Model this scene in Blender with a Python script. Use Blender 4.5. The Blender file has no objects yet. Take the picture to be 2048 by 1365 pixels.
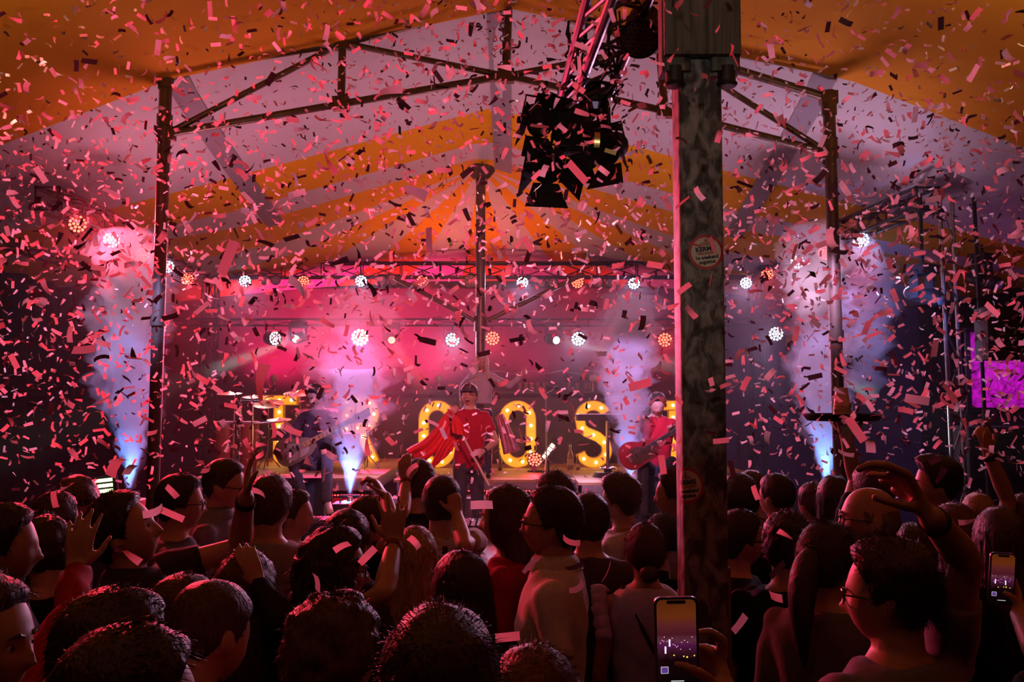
import bpy, math, random
import numpy as np
from mathutils import Vector, Matrix
random.seed(7); rng = np.random.default_rng(7)
SC = bpy.context.scene; COL = SC.collection
PI = math.pi
# ------------------------------------------------------------------ camera
F = 1900.0; CX, CY = 1024.0, 682.5; HC = 2.2; PITCH = math.atan(107.5/F)
cam = bpy.data.cameras.new('camera'); camo = bpy.data.objects.new('camera', cam); COL.objects.link(camo)
cam.sensor_width = 36.0; cam.lens = 36.0*F/2048; cam.clip_start = 0.05; cam.clip_end = 200
camo.location = (0, 0, HC); camo.rotation_euler = (PI/2+PITCH, 0, 0); SC.camera = camo
def at(px, py, Y):
    """world point seen at pixel px,py whose depth (world Y) is Y"""
    u = (px-CX)/F; v = -(py-CY)/F
    dy = math.cos(PITCH)-v*math.sin(PITCH); dz = math.sin(PITCH)+v*math.cos(PITCH)
    t = Y/dy
    return Vector((u*t, Y, HC+dz*t))
# ------------------------------------------------------------------ world, exposure
w = bpy.data.worlds.new('night'); SC.world = w; w.use_nodes = True
w.node_tree.nodes['Background'].inputs[0].default_value = (0.42, 0.11, 0.13, 1)
w.node_tree.nodes['Background'].inputs[1].default_value = 0.020
vs = SC.view_settings; vs.view_transform = 'Standard'; vs.look = 'None'; vs.exposure = 0.0; vs.gamma = 1.0; vs.use_curve_mapping = False
cy = SC.cycles
cy.use_denoising = True; cy.max_bounces = 3; cy.diffuse_bounces = 1; cy.glossy_bounces = 1; cy.transmission_bounces = 2
cy.volume_bounces = 0; cy.use_adaptive_sampling = True; cy.adaptive_threshold = 0.08; cy.adaptive_min_samples = 10; cy.transparent_max_bounces = 6; cy.sample_clamp_indirect = 4.0; cy.sample_clamp_direct = 30.0
cy.caustics_reflective = False; cy.caustics_refractive = False; cy.use_light_tree = True
# ------------------------------------------------------------------ lights
def lamp(kind, loc, col, power, size=0.05, aim=None, angle=60, blend=0.6, name='stage_light'):
    l = bpy.data.lights.new(name, kind); l.color = col; l.energy = power
    if kind == 'AREA': l.size = size
    else: l.shadow_soft_size = size
    if kind == 'SPOT': l.spot_size = math.radians(angle); l.spot_blend = blend
    o = bpy.data.objects.new(name, l); COL.objects.link(o); o.location = loc
    if aim is not None: o.rotation_euler = (Vector(aim)-Vector(loc)).to_track_quat('-Z', 'Y').to_euler()
    return o
RED = (1, 0.03, 0.06); PINK = (1, 0.12, 0.35); LAV = (0.55, 0.35, 1.0); COOL = (0.75, 0.72, 1.0)
# added unseen lights: spots onto near canvas and post, soft fill for crowd
for yy, pw in ((0.5, 40), (5.2, 50)):
    for xx in (-2.8, 3.1):
        lamp('SPOT', (xx, yy, 3.75), (1.0, 0.66, 0.42), pw, 0.15, (xx*1.15, yy+0.6, 6), 165, 0.7, name='hall_fill')
lamp('SPOT', (0.3, -1.6, 3.1), (1.0, 0.84, 0.72), 95, 0.1, (0.72, 3.6, 3.35), 34, 0.8, name='hall_fill')
lamp('POINT', (-0.6, 0.8, 4.7), (1.0, 0.52, 0.50), 6, 0.25, name='hall_fill')
# unseen spots added below the roof skin to brighten the far canvas
lamp('SPOT', (-3.0, 8.9, 2.9), (1.0, 0.36, 0.50), 95, 0.12, (-2.2, 9.6, 6), 150, 0.9, 'roof_fill')
lamp('SPOT', (2.8, 8.9, 2.9), (0.85, 0.50, 0.75), 100, 0.12, (2.2, 9.6, 6), 150, 0.9, 'roof_fill')
lamp('SPOT', (-0.4, 9.6, 3.2), (0.95, 0.40, 0.50), 60, 0.12, (-0.3, 10, 6), 150, 0.9, 'roof_fill')
lamp('SPOT', (-0.6, 13.6, 3.2), (1.0, 0.18, 0.12), 100, 0.12, (-0.5, 13.4, 6), 150, 0.9, 'roof_fill')
# lamps of the hanging rig that light the stage front
lamp('SPOT', (0.2, 5.9, 3.25), (1.0, 0.16, 0.22), 420, 0.10, (-0.6, 10.4, 1.7), 64, 0.7, 'rig_beam')
lamp('SPOT', (0.6, 5.9, 3.35), (1.0, 0.55, 0.60), 130, 0.10, (-0.4, 10.4, 1.9), 70, 0.8, 'rig_beam')
for x_, pw in ((-3.9, 300), (-2.6, 380), (-1.3, 300), (0.3, 90), (1.9, 95)): lamp('SPOT', (x_, 15.15, 2.42), (1.0, 0.015, 0.16), pw*0.8, 0.10, (x_, 16.1, 3.6), 120, 0.9, 'backdrop_fill')  # unseen red spots added to redden the backdrop
# ------------------------------------------------------------------ materials
MATS = {}
def mat(name, col, rough=0.6, metal=0.0, emit=None, es=0.0, noise=None, spec=0.5, bump=0.0, alpha=None, trans=0.0, coat=0.0):
    """noise=(second colour, scale, contrast)"""
    if name in MATS: return MATS[name]
    m = bpy.data.materials.new(name); m.use_nodes = True; nt = m.node_tree; b = nt.nodes['Principled BSDF']
    b.inputs['Base Color'].default_value = (*col, 1); b.inputs['Roughness'].default_value = rough
    b.inputs['Metallic'].default_value = metal; b.inputs['Specular IOR Level'].default_value = spec
    b.inputs['Transmission Weight'].default_value = trans; b.inputs['Coat Weight'].default_value = coat
    if emit is not None:
        b.inputs['Emission Color'].default_value = (*emit, 1); b.inputs['Emission Strength'].default_value = es
    if alpha is not None: b.inputs['Alpha'].default_value = alpha
    if noise or bump:
        tc = nt.nodes.new('ShaderNodeTexCoord'); n = nt.nodes.new('ShaderNodeTexNoise')
        n.inputs['Scale'].default_value = noise[1] if noise else 60; n.inputs['Detail'].default_value = 4
        nt.links.new(tc.outputs['Object'], n.inputs['Vector'])
        if noise:
            r = nt.nodes.new('ShaderNodeValToRGB'); c = noise[2]
            r.color_ramp.elements[0].position = 0.5-c; r.color_ramp.elements[1].position = 0.5+c
            r.color_ramp.elements[0].color = (*col, 1); r.color_ramp.elements[1].color = (*noise[0], 1)
            nt.links.new(n.outputs['Fac'], r.inputs['Fac']); nt.links.new(r.outputs['Color'], b.inputs['Base Color'])
        if bump:
            bp = nt.nodes.new('ShaderNodeBump'); bp.inputs['Strength'].default_value = bump; bp.inputs['Distance'].default_value = 0.01
            nt.links.new(n.outputs['Fac'], bp.inputs['Height']); nt.links.new(bp.outputs['Normal'], b.inputs['Normal'])
    MATS[name] = m; return m
def volmat(name, col, density, aniso=0.0):
    m = bpy.data.materials.new(name); m.use_nodes = True; nt = m.node_tree; nt.nodes.clear()
    o = nt.nodes.new('ShaderNodeOutputMaterial'); v = nt.nodes.new('ShaderNodeVolumeScatter')
    v.inputs['Color'].default_value = (*col, 1); v.inputs['Density'].default_value = density; v.inputs['Anisotropy'].default_value = aniso
    nt.links.new(v.outputs[0], o.inputs['Volume'])
    try: m.cycles.homogeneous_volume = True
    except Exception: pass
    return m
M = dict(
 black=mat('black metal', (0.012, 0.012, 0.013), 0.45, 0.0, noise=((0.025, 0.024, 0.024), 40, 0.3)),
 matte=mat('matte black', (0.010, 0.009, 0.010), 0.8, noise=((0.018, 0.017, 0.017), 30, 0.3)),
 alu=mat('aluminium tube', (0.45, 0.43, 0.42), 0.38, 0.85, noise=((0.30, 0.28, 0.27), 25, 0.25)),
 frame=mat('tent frame steel', (0.20, 0.13, 0.09), 0.42, 0.55, noise=((0.12, 0.075, 0.05), 9, 0.3)),
 chrome=mat('chrome', (0.75, 0.75, 0.77), 0.14, 1.0),
 wood=mat('plywood deck', (0.50, 0.30, 0.13), 0.55, noise=((0.38, 0.22, 0.09), 14, 0.3)),
 deck=mat('stage deck', (0.05, 0.035, 0.035), 0.5, noise=((0.09, 0.07, 0.06), 8, 0.3)),
 grey=mat('grey fascia', (0.20, 0.18, 0.20), 0.6, noise=((0.26, 0.24, 0.26), 12, 0.3)),
 redcloth=mat('red cloth', (0.55, 0.01, 0.02), 0.85, noise=((0.42, 0.008, 0.02), 20, 0.3)),
 ground=mat('trampled ground', (0.03, 0.026, 0.024), 0.9, noise=((0.05, 0.045, 0.04), 5, 0.3), bump=0.4),
 walld=mat('dark side curtain', (0.010, 0.008, 0.012), 0.9, noise=((0.018, 0.014, 0.02), 3, 0.3)),
 wallb=mat('dark backdrop', (0.11, 0.035, 0.075), 0.85, noise=((0.15, 0.05, 0.10), 2.5, 0.3)),
 white=mat('white plastic', (0.75, 0.73, 0.72), 0.5),
 rubber=mat('black rubber', (0.015, 0.014, 0.014), 0.7),
)
# ------------------------------------------------------------------ geometry helpers
def tag(o, label=None, cat=None, group=None, kind=None):
    if label: o['label'] = label
    if cat: o['category'] = cat
    if group: o['group'] = group
    if kind: o['kind'] = kind
    return o
def empty(name, loc=(0, 0, 0), rz=0, label=None, cat=None, group=None, kind=None):
    o = bpy.data.objects.new(name, None); COL.objects.link(o); o.location = loc; o.rotation_euler = (0, 0, rz)
    o.empty_display_size = 0.1
    return tag(o, label, cat, group, kind)
def link_mesh(name, me, m=None, parent=None, loc=None, rot=None):
    o = bpy.data.objects.new(name, me); COL.objects.link(o)
    if m is not None and not me.materials: me.materials.append(m)
    if parent is not None: o.parent = parent
    if loc is not None: o.location = loc
    if rot is not None: o.rotation_euler = rot
    return o
def basis(d):
    d = np.asarray(d, float); d = d/np.linalg.norm(d)
    a = np.array([0, 0, 1.0]) if abs(d[2]) < 0.9 else np.array([1.0, 0, 0])
    u = np.cross(a, d); u /= np.linalg.norm(u); v = np.cross(d, u)
    return u, v, d
class G:
    """collects shapes; build() links them as one mesh object"""
    def __init__(s): s.v = []; s.f = []; s.n = 0
    def add(s, V, Fc):
        V = np.asarray(V, float); s.v.append(V)
        s.f += [tuple(i+s.n for i in f) for f in Fc]; s.n += len(V); return s
    def box(s, c, size, R=None):
        hx, hy, hz = [q/2 for q in size]
        V = np.array([(x, y, z) for x in (-hx, hx) for y in (-hy, hy) for z in (-hz, hz)])
        if R is not None: V = V @ np.array(R).T
        return s.add(V+np.array(c, float), [(0, 1, 3, 2), (4, 6, 7, 5), (0, 4, 5, 1), (2, 3, 7, 6), (0, 2, 6, 4), (1, 5, 7, 3)])
    def loft(s, rings, cap=True, closed=False):
        k = len(rings[0]); V = np.concatenate([np.asarray(r, float) for r in rings]); Fc = []
        m = len(rings)
        for i in range(m if closed else m-1):
            a = i*k; b = ((i+1) % m)*k
            for j in range(k): j2 = (j+1) % k; Fc.append((a+j, a+j2, b+j2, b+j))
        if cap and not closed: Fc.append(tuple(range(k-1, -1, -1))); Fc.append(tuple((m-1)*k+j for j in range(k)))
        return s.add(V, Fc)
    def cyl(s, p0, p1, r0, r1=None, n=12, cap=True):
        r1 = r0 if r1 is None else r1
        p0 = np.array(p0, float); p1 = np.array(p1, float); u, v, d = basis(p1-p0)
        a = np.linspace(0, 2*PI, n, endpoint=False); c = np.outer(np.cos(a), u)+np.outer(np.sin(a), v)
        return s.loft([p0+c*r0, p1+c*r1], cap)
    def tube(s, pts, r, n=8, cap=True):
        pts = [np.array(p, float) for p in pts]; rs = r if hasattr(r, '__len__') else [r]*len(pts)
        rings = []; u0 = None
        for i, p in enumerate(pts):
            d = pts[min(i+1, len(pts)-1)]-pts[max(i-1, 0)]
            u, v, d = basis(d)
            if u0 is not None:
                u = u0-d*np.dot(u0, d); u /= np.linalg.norm(u)+1e-9; v = np.cross(d, u)
            u0 = u
            a = np.linspace(0, 2*PI, n, endpoint=False)
            rings.append(p+(np.outer(np.cos(a), u)+np.outer(np.sin(a), v))*rs[i])
        return s.loft(rings, cap)
    def capsule(s, p0, p1, r0, r1=None, n=12, m=4):
        r1 = r0 if r1 is None else r1
        p0 = np.array(p0, float); p1 = np.array(p1, float)
        u, v, d = basis(p1-p0 if np.linalg.norm(p1-p0) > 1e-6 else (0, 0, 1))
        a = np.linspace(0, 2*PI, n, endpoint=False); c = np.outer(np.cos(a), u)+np.outer(np.sin(a), v)
        rings = []
        for t in np.linspace(-PI/2*0.92, 0, m): rings.append(p0+d*r0*math.sin(t)+c*r0*math.cos(t))
        for t in np.linspace(0, PI/2*0.92, m): rings.append(p1+d*r1*math.sin(t)+c*r1*math.cos(t))
        return s.loft(rings)
    def ball(s, c, r, n=16, m=10, R=None):
        r = r if hasattr(r, '__len__') else (r, r, r)
        rings = []
        a = np.linspace(0, 2*PI, n, endpoint=False)
        for t in np.linspace(-PI/2*0.94, PI/2*0.94, m):
            V = np.stack([np.cos(a)*math.cos(t)*r[0], np.sin(a)*math.cos(t)*r[1], np.full(n, math.sin(t)*r[2])], 1)
            if R is not None: V = V @ np.array(R).T
            rings.append(V+np.array(c, float))
        return s.loft(rings)
    def torus(s, c, R, r, axis=(0, 0, 1), n=24, k=8, sx=1.0):
        u, v, d = basis(axis); rings = []
        for a in np.linspace(0, 2*PI, n, endpoint=False):
            e = u*math.cos(a)*sx+v*math.sin(a); b = np.linspace(0, 2*PI, k, endpoint=False)
            rings.append(np.array(c, float)+e*R+np.outer(np.cos(b), e)*r+np.outer(np.sin(b), d)*r)
        return s.loft(rings, closed=True)
    def prism(s, poly, y0, y1):
        """poly in (x,z), extruded along y"""
        k = len(poly); V = [(x, y0, z) for x, z in poly]+[(x, y1, z) for x, z in poly]
        Fc = [tuple(range(k)), tuple(range(2*k-1, k-1, -1))]+[(i, i+k, (i+1) % k+k, (i+1) % k) for i in range(k)]
        return s.add(V, Fc)
    def mesh(s, name, smooth=None):
        me = bpy.data.meshes.new(name); V = np.concatenate(s.v)
        me.from_pydata(V.tolist(), [], s.f); me.update()
        if smooth is not None:
            if smooth >= 180: me.shade_smooth()
            else:
                me.shade_smooth(); me.set_sharp_from_angle(angle=math.radians(smooth))
        return me
    def build(s, name, m, parent=None, loc=None, rot=None, smooth=35):
        return link_mesh(name, s.mesh(name, smooth), m, parent, loc, rot)
def rotz(a): c, q = math.cos(a), math.sin(a); return np.array([[c, -q, 0], [q, c, 0], [0, 0, 1]])
def rotx(a): c, q = math.cos(a), math.sin(a); return np.array([[1, 0, 0], [0, c, -q], [0, q, c]])
def roty(a): c, q = math.cos(a), math.sin(a); return np.array([[c, 0, q], [0, 1, 0], [-q, 0, c]])
# ================================================================== the setting
XH, YH, ZH = -0.41, 12.3, 5.18            # hub of the round end (top of the stage mast)
def roofz(x, y):
    if y <= 8.5: zr = 5.73; t = 0.0
    else: t = min((y-8.5)/3.8, 1.0); zr = 5.73-0.55*t
    xc = -0.03-0.38*t
    a = abs(x-xc) if y <= YH else math.hypot(x-xc, y-YH)
    sl = 0.215+(0.30-0.215)*t**0.6
    if y < 8.5: sag = 0.10*math.sin(PI*min(max((8.5-y)/3.5, 0), 1))
    else: sag = 0.0
    z = zr-sl*min(a, 3.1)-(0.40-0.26*t)*max(a-3.1, 0)
    return z+sag*0.4
def fabric(name, col, rough=0.75, weave=260):
    m = bpy.data.materials.new(name); m.use_nodes = True; nt = m.node_tree; b = nt.nodes['Principled BSDF']
    b.inputs['Roughness'].default_value = rough; b.inputs['Specular IOR Level'].default_value = 0.25
    tc = nt.nodes.new('ShaderNodeTexCoord'); n = nt.nodes.new('ShaderNodeTexNoise'); n.inputs['Scale'].default_value = 1.3; n.inputs['Detail'].default_value = 5
    nt.links.new(tc.outputs['Object'], n.inputs['Vector'])
    r = nt.nodes.new('ShaderNodeValToRGB'); r.color_ramp.elements[0].position = 0.3; r.color_ramp.elements[1].position = 0.7
    r.color_ramp.elements[0].color = (*[c*0.90 for c in col], 1); r.color_ramp.elements[1].color = (*col, 1)
    nt.links.new(n.outputs['Fac'], r.inputs['Fac']); nt.links.new(r.outputs['Color'], b.inputs['Base Color'])
    n2 = nt.nodes.new('ShaderNodeTexNoise'); n2.inputs['Scale'].default_value = 3.0; nt.links.new(tc.outputs['Object'], n2.inputs['Vector'])
    bp = nt.nodes.new('ShaderNodeBump'); bp.inputs['Strength'].default_value = 0.25; bp.inputs['Distance'].default_value = 0.05
    nt.links.new(n2.outputs['Fac'], bp.inputs['Height']); nt.links.new(bp.outputs['Normal'], b.inputs['Normal'])
    return m
F_OR = fabric('orange canvas', (0.72, 0.27, 0.010)); F_YE = fabric('yellow canvas', (0.85, 0.40, 0.012)); F_WH = fabric('white canvas', (0.66, 0.58, 0.62))
F_ST = fabric('grey seam webbing', (0.33, 0.28, 0.32))
ceiling = empty('ceiling', (0, 0, 0), 0, 'striped orange, yellow and white canvas roof of the marquee', 'ceiling', kind='structure')
def panel(xs, ys, m, f=roofz, dz=0.0):
    V = [(x, y, f(x, y)+dz) for y in ys for x in xs]; n = len(xs)
    Fc = [(j*n+i, j*n+i+1, (j+1)*n+i+1, (j+1)*n+i) for j in range(len(ys)-1) for i in range(n-1)]
    me = bpy.data.meshes.new('roof_panel'); me.from_pydata(V, [], Fc); me.update(); me.shade_smooth()
    link_mesh('roof_panel', me, m, ceiling)
XS = np.linspace(-7.2, 7.2, 61)
panel(XS, np.linspace(-3, 8.5, 24), F_OR)
panel(XS, np.linspace(8.5, 10.55, 10), F_WH)
panel(XS, np.linspace(10.55, 11.45, 6), F_YE)
panel(XS, np.linspace(11.45, 11.95, 4), F_WH)
panel(XS, np.linspace(11.95, 12.3, 3), F_YE)
NG = 13
for k in range(NG):                                   # gores of the round end
    a0, a1 = PI*k/NG, PI*(k+1)/NG
    rs = np.linspace(0.05, 7.5, 16); an = np.linspace(a0, a1, 5)
    V = []; Fc = []
    for r in rs:
        for a in an:
            x = XH+r*math.cos(a); y = YH+r*math.sin(a)
            V.append((x, y, ZH-0.30*min(r, 3.1)-0.14*max(r-3.1, 0)))
    for j in range(len(rs)-1):
        for i in range(4): Fc.append((j*5+i, j*5+i+1, (j+1)*5+i+1, (j+1)*5+i))
    me = bpy.data.meshes.new('roof_panel'); me.from_pydata(V, [], Fc); me.update(); me.shade_smooth()
    link_mesh('roof_panel', me, F_YE if k % 2 == 0 else F_WH, ceiling)
for xs_ in (-3.05, -0.12, 2.85):                       # seam webbing sewn under the skin
    wv = 0.11; ys = np.linspace(8.5, 12.2, 14)
    panel([xs_-wv, xs_, xs_+wv], ys, F_ST, dz=-0.012)
g = G(); g.box((0, 4, -0.05), (24, 24, 0.1)); tag(g.build('floor', M['ground']), 'dark trampled ground under the crowd', 'floor', kind='structure')
g = G(); g.box((-0.4, 16.1, 2.0), (15, 0.1, 4.0)); tag(g.build('wall_back', M['wallb']), 'dark plum backdrop behind the stage', 'wall', kind='structure')
def curtain(name, x, label):
    ys = np.linspace(-2, 16.1, 140); V = []; Fc = []
    for i, y in enumerate(ys):
        xo = x+0.06*math.sin(y*9)+0.03*math.sin(y*23)
        V += [(xo, y, 0), (xo, y, 4.6)]
    for i in range(len(ys)-1): Fc.append((2*i, 2*i+2, 2*i+3, 2*i+1))
    me = bpy.data.meshes.new(name); me.from_pydata(V, [], Fc); me.update(); me.shade_smooth()
    tag(link_mesh(name, me, M['walld']), label, 'wall', kind='structure')
curtain('wall_left', -6.6, 'black side curtain of the marquee, left'); curtain('wall_right', 6.9, 'black side curtain of the marquee, right')
# ------------------------------------------------------------------ marquee frame (gable truss with two masts)
YT = 8.5
def T_(px, py): return at(px, py, YT)
fr = empty('marquee_gable_frame', (0, YT, 0), 0, 'brown steel gable frame with two masts and diagonal braces under the canvas', 'tent frame')
def bar(name, p0, p1, r, m=None, parent=fr, n=12, inv=(0, YT, 0)):
    o = np.array(inv); g = G(); g.cyl(np.array(p0)-o, np.array(p1)-o, r, n=n); return g.build(name, m or M['frame'], parent)
def mast(pxt, pyt, pxb):
    a = T_(pxt, pyt); b = Vector((at(pxb, 860, YT).x, YT, 0))
    bar('mast', a, b, 0.056, n=16)
    for fz in (0.965, 0.9, 0.55):
        c = b.lerp(a, fz); bar('mast_collar', c-Vector((0, 0, .05)), c+Vector((0, 0, .05)), 0.07)
    return a, b
mast(333, 128, 305); mast(1657, 182, 1682)
top = [(333, 143), (685, 86), (1018, 0), (1318, 92), (1657, 196)]; bot = [(333, 268), (682, 208), (1012, 152), (1330, 222), (1657, 306)]
for a, b in zip(top[:-1], top[1:]): bar('top_chord', T_(*a), T_(*b), 0.038)
for a, b in zip(bot[:-1], bot[1:]): bar('bottom_chord', T_(*a), T_(*b), 0.034)
for a, b in zip(top[1:4], bot[1:4]): bar('upright', T_(*a), T_(*b), 0.036)
for a, b in ((bot[0], top[1]), (top[1], bot[2]), (bot[2], top[3]), (top[3], bot[4])): bar('diagonal_brace', T_(*a), T_(*b), 0.028)
for p in top+bot:
    g = G(); q = T_(*p)-Vector((0, YT, 0)); g.box((q.x, q.y, q.z), (0.15, 0.09, 0.12)); g.build('joint_plate', M['frame'], fr)
# chain hanging beside the middle upright
ch = empty('hanging_chain', T_(1006, 0), 0, 'dark steel chain hanging beside the middle upright of the gable frame', 'chain')
for k in range(13):
    g = G(); g.torus((0, 0, -0.06*k), 0.026, 0.006, (1, 0, 0) if k % 2 else (0, 1, 0), 10, 5); g.build('chain_link', M['black'], ch)
# ------------------------------------------------------------------ stage mast with Y braces
sm = empty('stage_mast', (XH, YH, 0), 0, 'steel mast in the middle of the stage with two slanting braces', 'mast')
g = G(); g.cyl((0, 0, 0.55), (0, 0, ZH-0.03), 0.062, n=16); g.build('pole', M['frame'], sm)
for px in (775, 1168):
    q = at(px, 548, YH)-Vector((XH, YH, 0)); g = G(); g.cyl((0, 0, 3.12), q, 0.030); g.build('brace', M['frame'], sm)
g = G(); g.cyl((0, 0, 3.02), (0, 0, 3.22), 0.085, n=16); g.build('collar', M['frame'], sm)
g = G(); g.cyl((0, 0, ZH-0.16), (0, 0, ZH-0.02), 0.10, 0.22, n=20); g.build('crown_plate', M['frame'], sm)
# ------------------------------------------------------------------ big galvanised post in the crowd
def galv():
    m = bpy.data.materials.new('galvanised steel'); m.use_nodes = True; nt = m.node_tree; b = nt.nodes['Principled BSDF']
    tc = nt.nodes.new('ShaderNodeTexCoord'); mp = nt.nodes.new('ShaderNodeMapping'); mp.inputs['Scale'].default_value = (1, 1, 0.55)
    nt.links.new(tc.outputs['Object'], mp.inputs['Vector'])
    v = nt.nodes.new('ShaderNodeTexVoronoi'); v.inputs['Scale'].default_value = 34
    n = nt.nodes.new('ShaderNodeTexNoise'); n.inputs['Scale'].default_value = 22; n.inputs['Detail'].default_value = 7
    n.inputs['Distortion'].default_value = 0.8
    for q in (v, n): nt.links.new(mp.outputs[0], q.inputs['Vector'])
    mx = nt.nodes.new('ShaderNodeMixRGB'); mx.inputs[0].default_value = 0.10
    nt.links.new(n.outputs['Fac'], mx.inputs[1]); nt.links.new(v.outputs['Color'], mx.inputs[2])
    r = nt.nodes.new('ShaderNodeValToRGB'); e = r.color_ramp.elements
    e[0].position = 0.42; e[0].color = (0.055, 0.050, 0.045, 1); e[1].position = 0.62; e[1].color = (0.30, 0.29, 0.27, 1)
    nt.links.new(mx.outputs[0], r.inputs['Fac']); nt.links.new(r.outputs['Color'], b.inputs['Base Color'])
    b.inputs['Metallic'].default_value = 0.05; b.inputs['Roughness'].default_value = 0.60; b.inputs['Specular IOR Level'].default_value = 0.3
    return m
GALV = galv(); YP = 3.6
def woodgrey():
    m = bpy.data.materials.new('weathered post sleeve'); m.use_nodes = True; nt = m.node_tree; b = nt.nodes['Principled BSDF']
    tc = nt.nodes.new('ShaderNodeTexCoord'); mp = nt.nodes.new('ShaderNodeMapping'); mp.inputs['Scale'].default_value = (26, 26, 1.6)
    n = nt.nodes.new('ShaderNodeTexNoise'); n.inputs['Scale'].default_value = 1.6; n.inputs['Detail'].default_value = 6
    nt.links.new(tc.outputs['Object'], mp.inputs['Vector']); nt.links.new(mp.outputs[0], n.inputs['Vector'])
    r = nt.nodes.new('ShaderNodeValToRGB'); e = r.color_ramp.elements
    e[0].position = 0.35; e[0].color = (0.035, 0.034, 0.026, 1); e[1].position = 0.68; e[1].color = (0.17, 0.165, 0.13, 1)
    nt.links.new(n.outputs['Fac'], r.inputs['Fac']); nt.links.new(r.outputs['Color'], b.inputs['Base Color']); b.inputs['Roughness'].default_value = 0.6
    return m
def rrect(hx, hy, r, k=6):
    P = []
    for cx, cy_, a0 in ((hx-r, hy-r, 0), (-hx+r, hy-r, PI/2), (-hx+r, -hy+r, PI), (hx-r, -hy+r, 1.5*PI)):
        for a in np.linspace(a0, a0+PI/2, k): P.append((cx+r*math.cos(a), cy_+r*math.sin(a)))
    return np.array(P)
def rprism(g, hx, hy, r, z0, z1, cx=0, cyy=0, k=6):
    P = rrect(hx, hy, r, k); g.loft([np.c_[P[:, 0]+cx, P[:, 1]+cyy, np.full(len(P), z)] for z in (z0, z1)]); return g
pb = at(1407, 1200, YP); pt = at(1394, 200, YP)
post = empty('galvanised_post', (pb.x, YP, 0), 0, 'thick galvanised steel post with two round stickers standing in the crowd', 'post')
lean = math.atan2(pt.x-pb.x, pt.z-pb.z); post.rotation_euler = (0, lean, 0)
PW = 0.083
g = G(); rprism(g, PW, PW, 0.024, 0, 4.9, k=8); g.build('column', GALV, post, smooth=60)
SW = woodgrey(); zb = at(1400, 160, YP).z
for sx in (-1, 1):
    g = G(); rprism(g, 0.055, 0.055, 0.018, zb, 4.9, sx*0.092, -0.055); g.build('sleeve', SW, post)
    g = G(); g.cyl((sx*0.098, -0.085, zb-0.055), (sx*0.098, -0.085, zb+0.02), 0.034, n=18)
    g.torus((sx*0.098, -0.085, zb-0.045), 0.034, 0.007, n=18, k=6); g.build('bolt', M['black'], post)
g = G(); rprism(g, 0.142, 0.02, 0.008, zb+0.05, 4.9, 0, -0.125); g.build('sleeve_plate', SW, post)
g = G(); rprism(g, 0.012, 0.02, 0.004, 0.9, at(1440, 1130, YP).z, PW-0.004, -0.05); g.build('rusty_strip', mat('rust', (0.16, 0.06, 0.03), 0.8, noise=((0.3, 0.12, 0.06), 30, 0.3)), post)
# stickers: thin printed discs wrapped on the post
STW = mat('sticker white', (0.62, 0.55, 0.44), 0.45); STR = mat('sticker red', (0.45, 0.015, 0.02), 0.45); INK = mat('sticker ink', (0.02, 0.02, 0.02), 0.6); INKR = mat('sticker red ink', (0.40, 0.08, 0.03), 0.6)
def post_surf(s):                                      # arc length along the post outline from the front middle
    P = rrect(PW, PW, 0.024, 12); P = np.vstack([P, P[:1]])
    seg = np.linalg.norm(np.diff(P, axis=0), axis=1); L = np.concatenate([[0], np.cumsum(seg)])
    k0 = np.argmin(np.abs(np.abs(P[:-1, 0])*1.0+(P[:-1, 1] > 0)*9)); 
    # front middle lies between the two lowest-y corners
    best = min(range(len(P)-1), key=lambda i: abs((P[i, 0]+P[i+1, 0])/2)+(10 if P[i, 1] > 0 else 0))
    s0 = L[best]+seg[best]*(-P[best, 0])/(P[best+1, 0]-P[best, 0]+1e-9)
    s = (s0+s) % L[-1]; x = np.interp(s, L, P[:, 0]); y = np.interp(s, L, P[:, 1])
    return x, y
def wrap(V, off):
    out = []
    for s, z in V:
        x, y = post_surf(s); x2, y2 = post_surf(s+0.002); t = np.array([x2-x, y2-y]); t /= np.linalg.norm(t)+1e-9
        out.append((x+t[1]*off, y-t[0]*off, z))
    return out
def text_mesh(body, size, bold=True):
    c = bpy.data.curves.new('t', 'FONT'); c.body = body; c.size = size; c.align_x = 'CENTER'; c.offset = 0.0009*size/0.02 if bold else 0; c.resolution_u = 3
    o = bpy.data.objects.new('t', c); COL.objects.link(o); bpy.context.view_layer.update()
    me = bpy.data.meshes.new_from_object(o.evaluated_get(bpy.context.evaluated_depsgraph_get())); bpy.data.objects.remove(o); bpy.data.curves.remove(c)
    V = [tuple(v.co) for v in me.vertices]; Fc = [tuple(p.vertices) for p in me.polygons]; bpy.data.meshes.remove(me)
    return V, Fc
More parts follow.
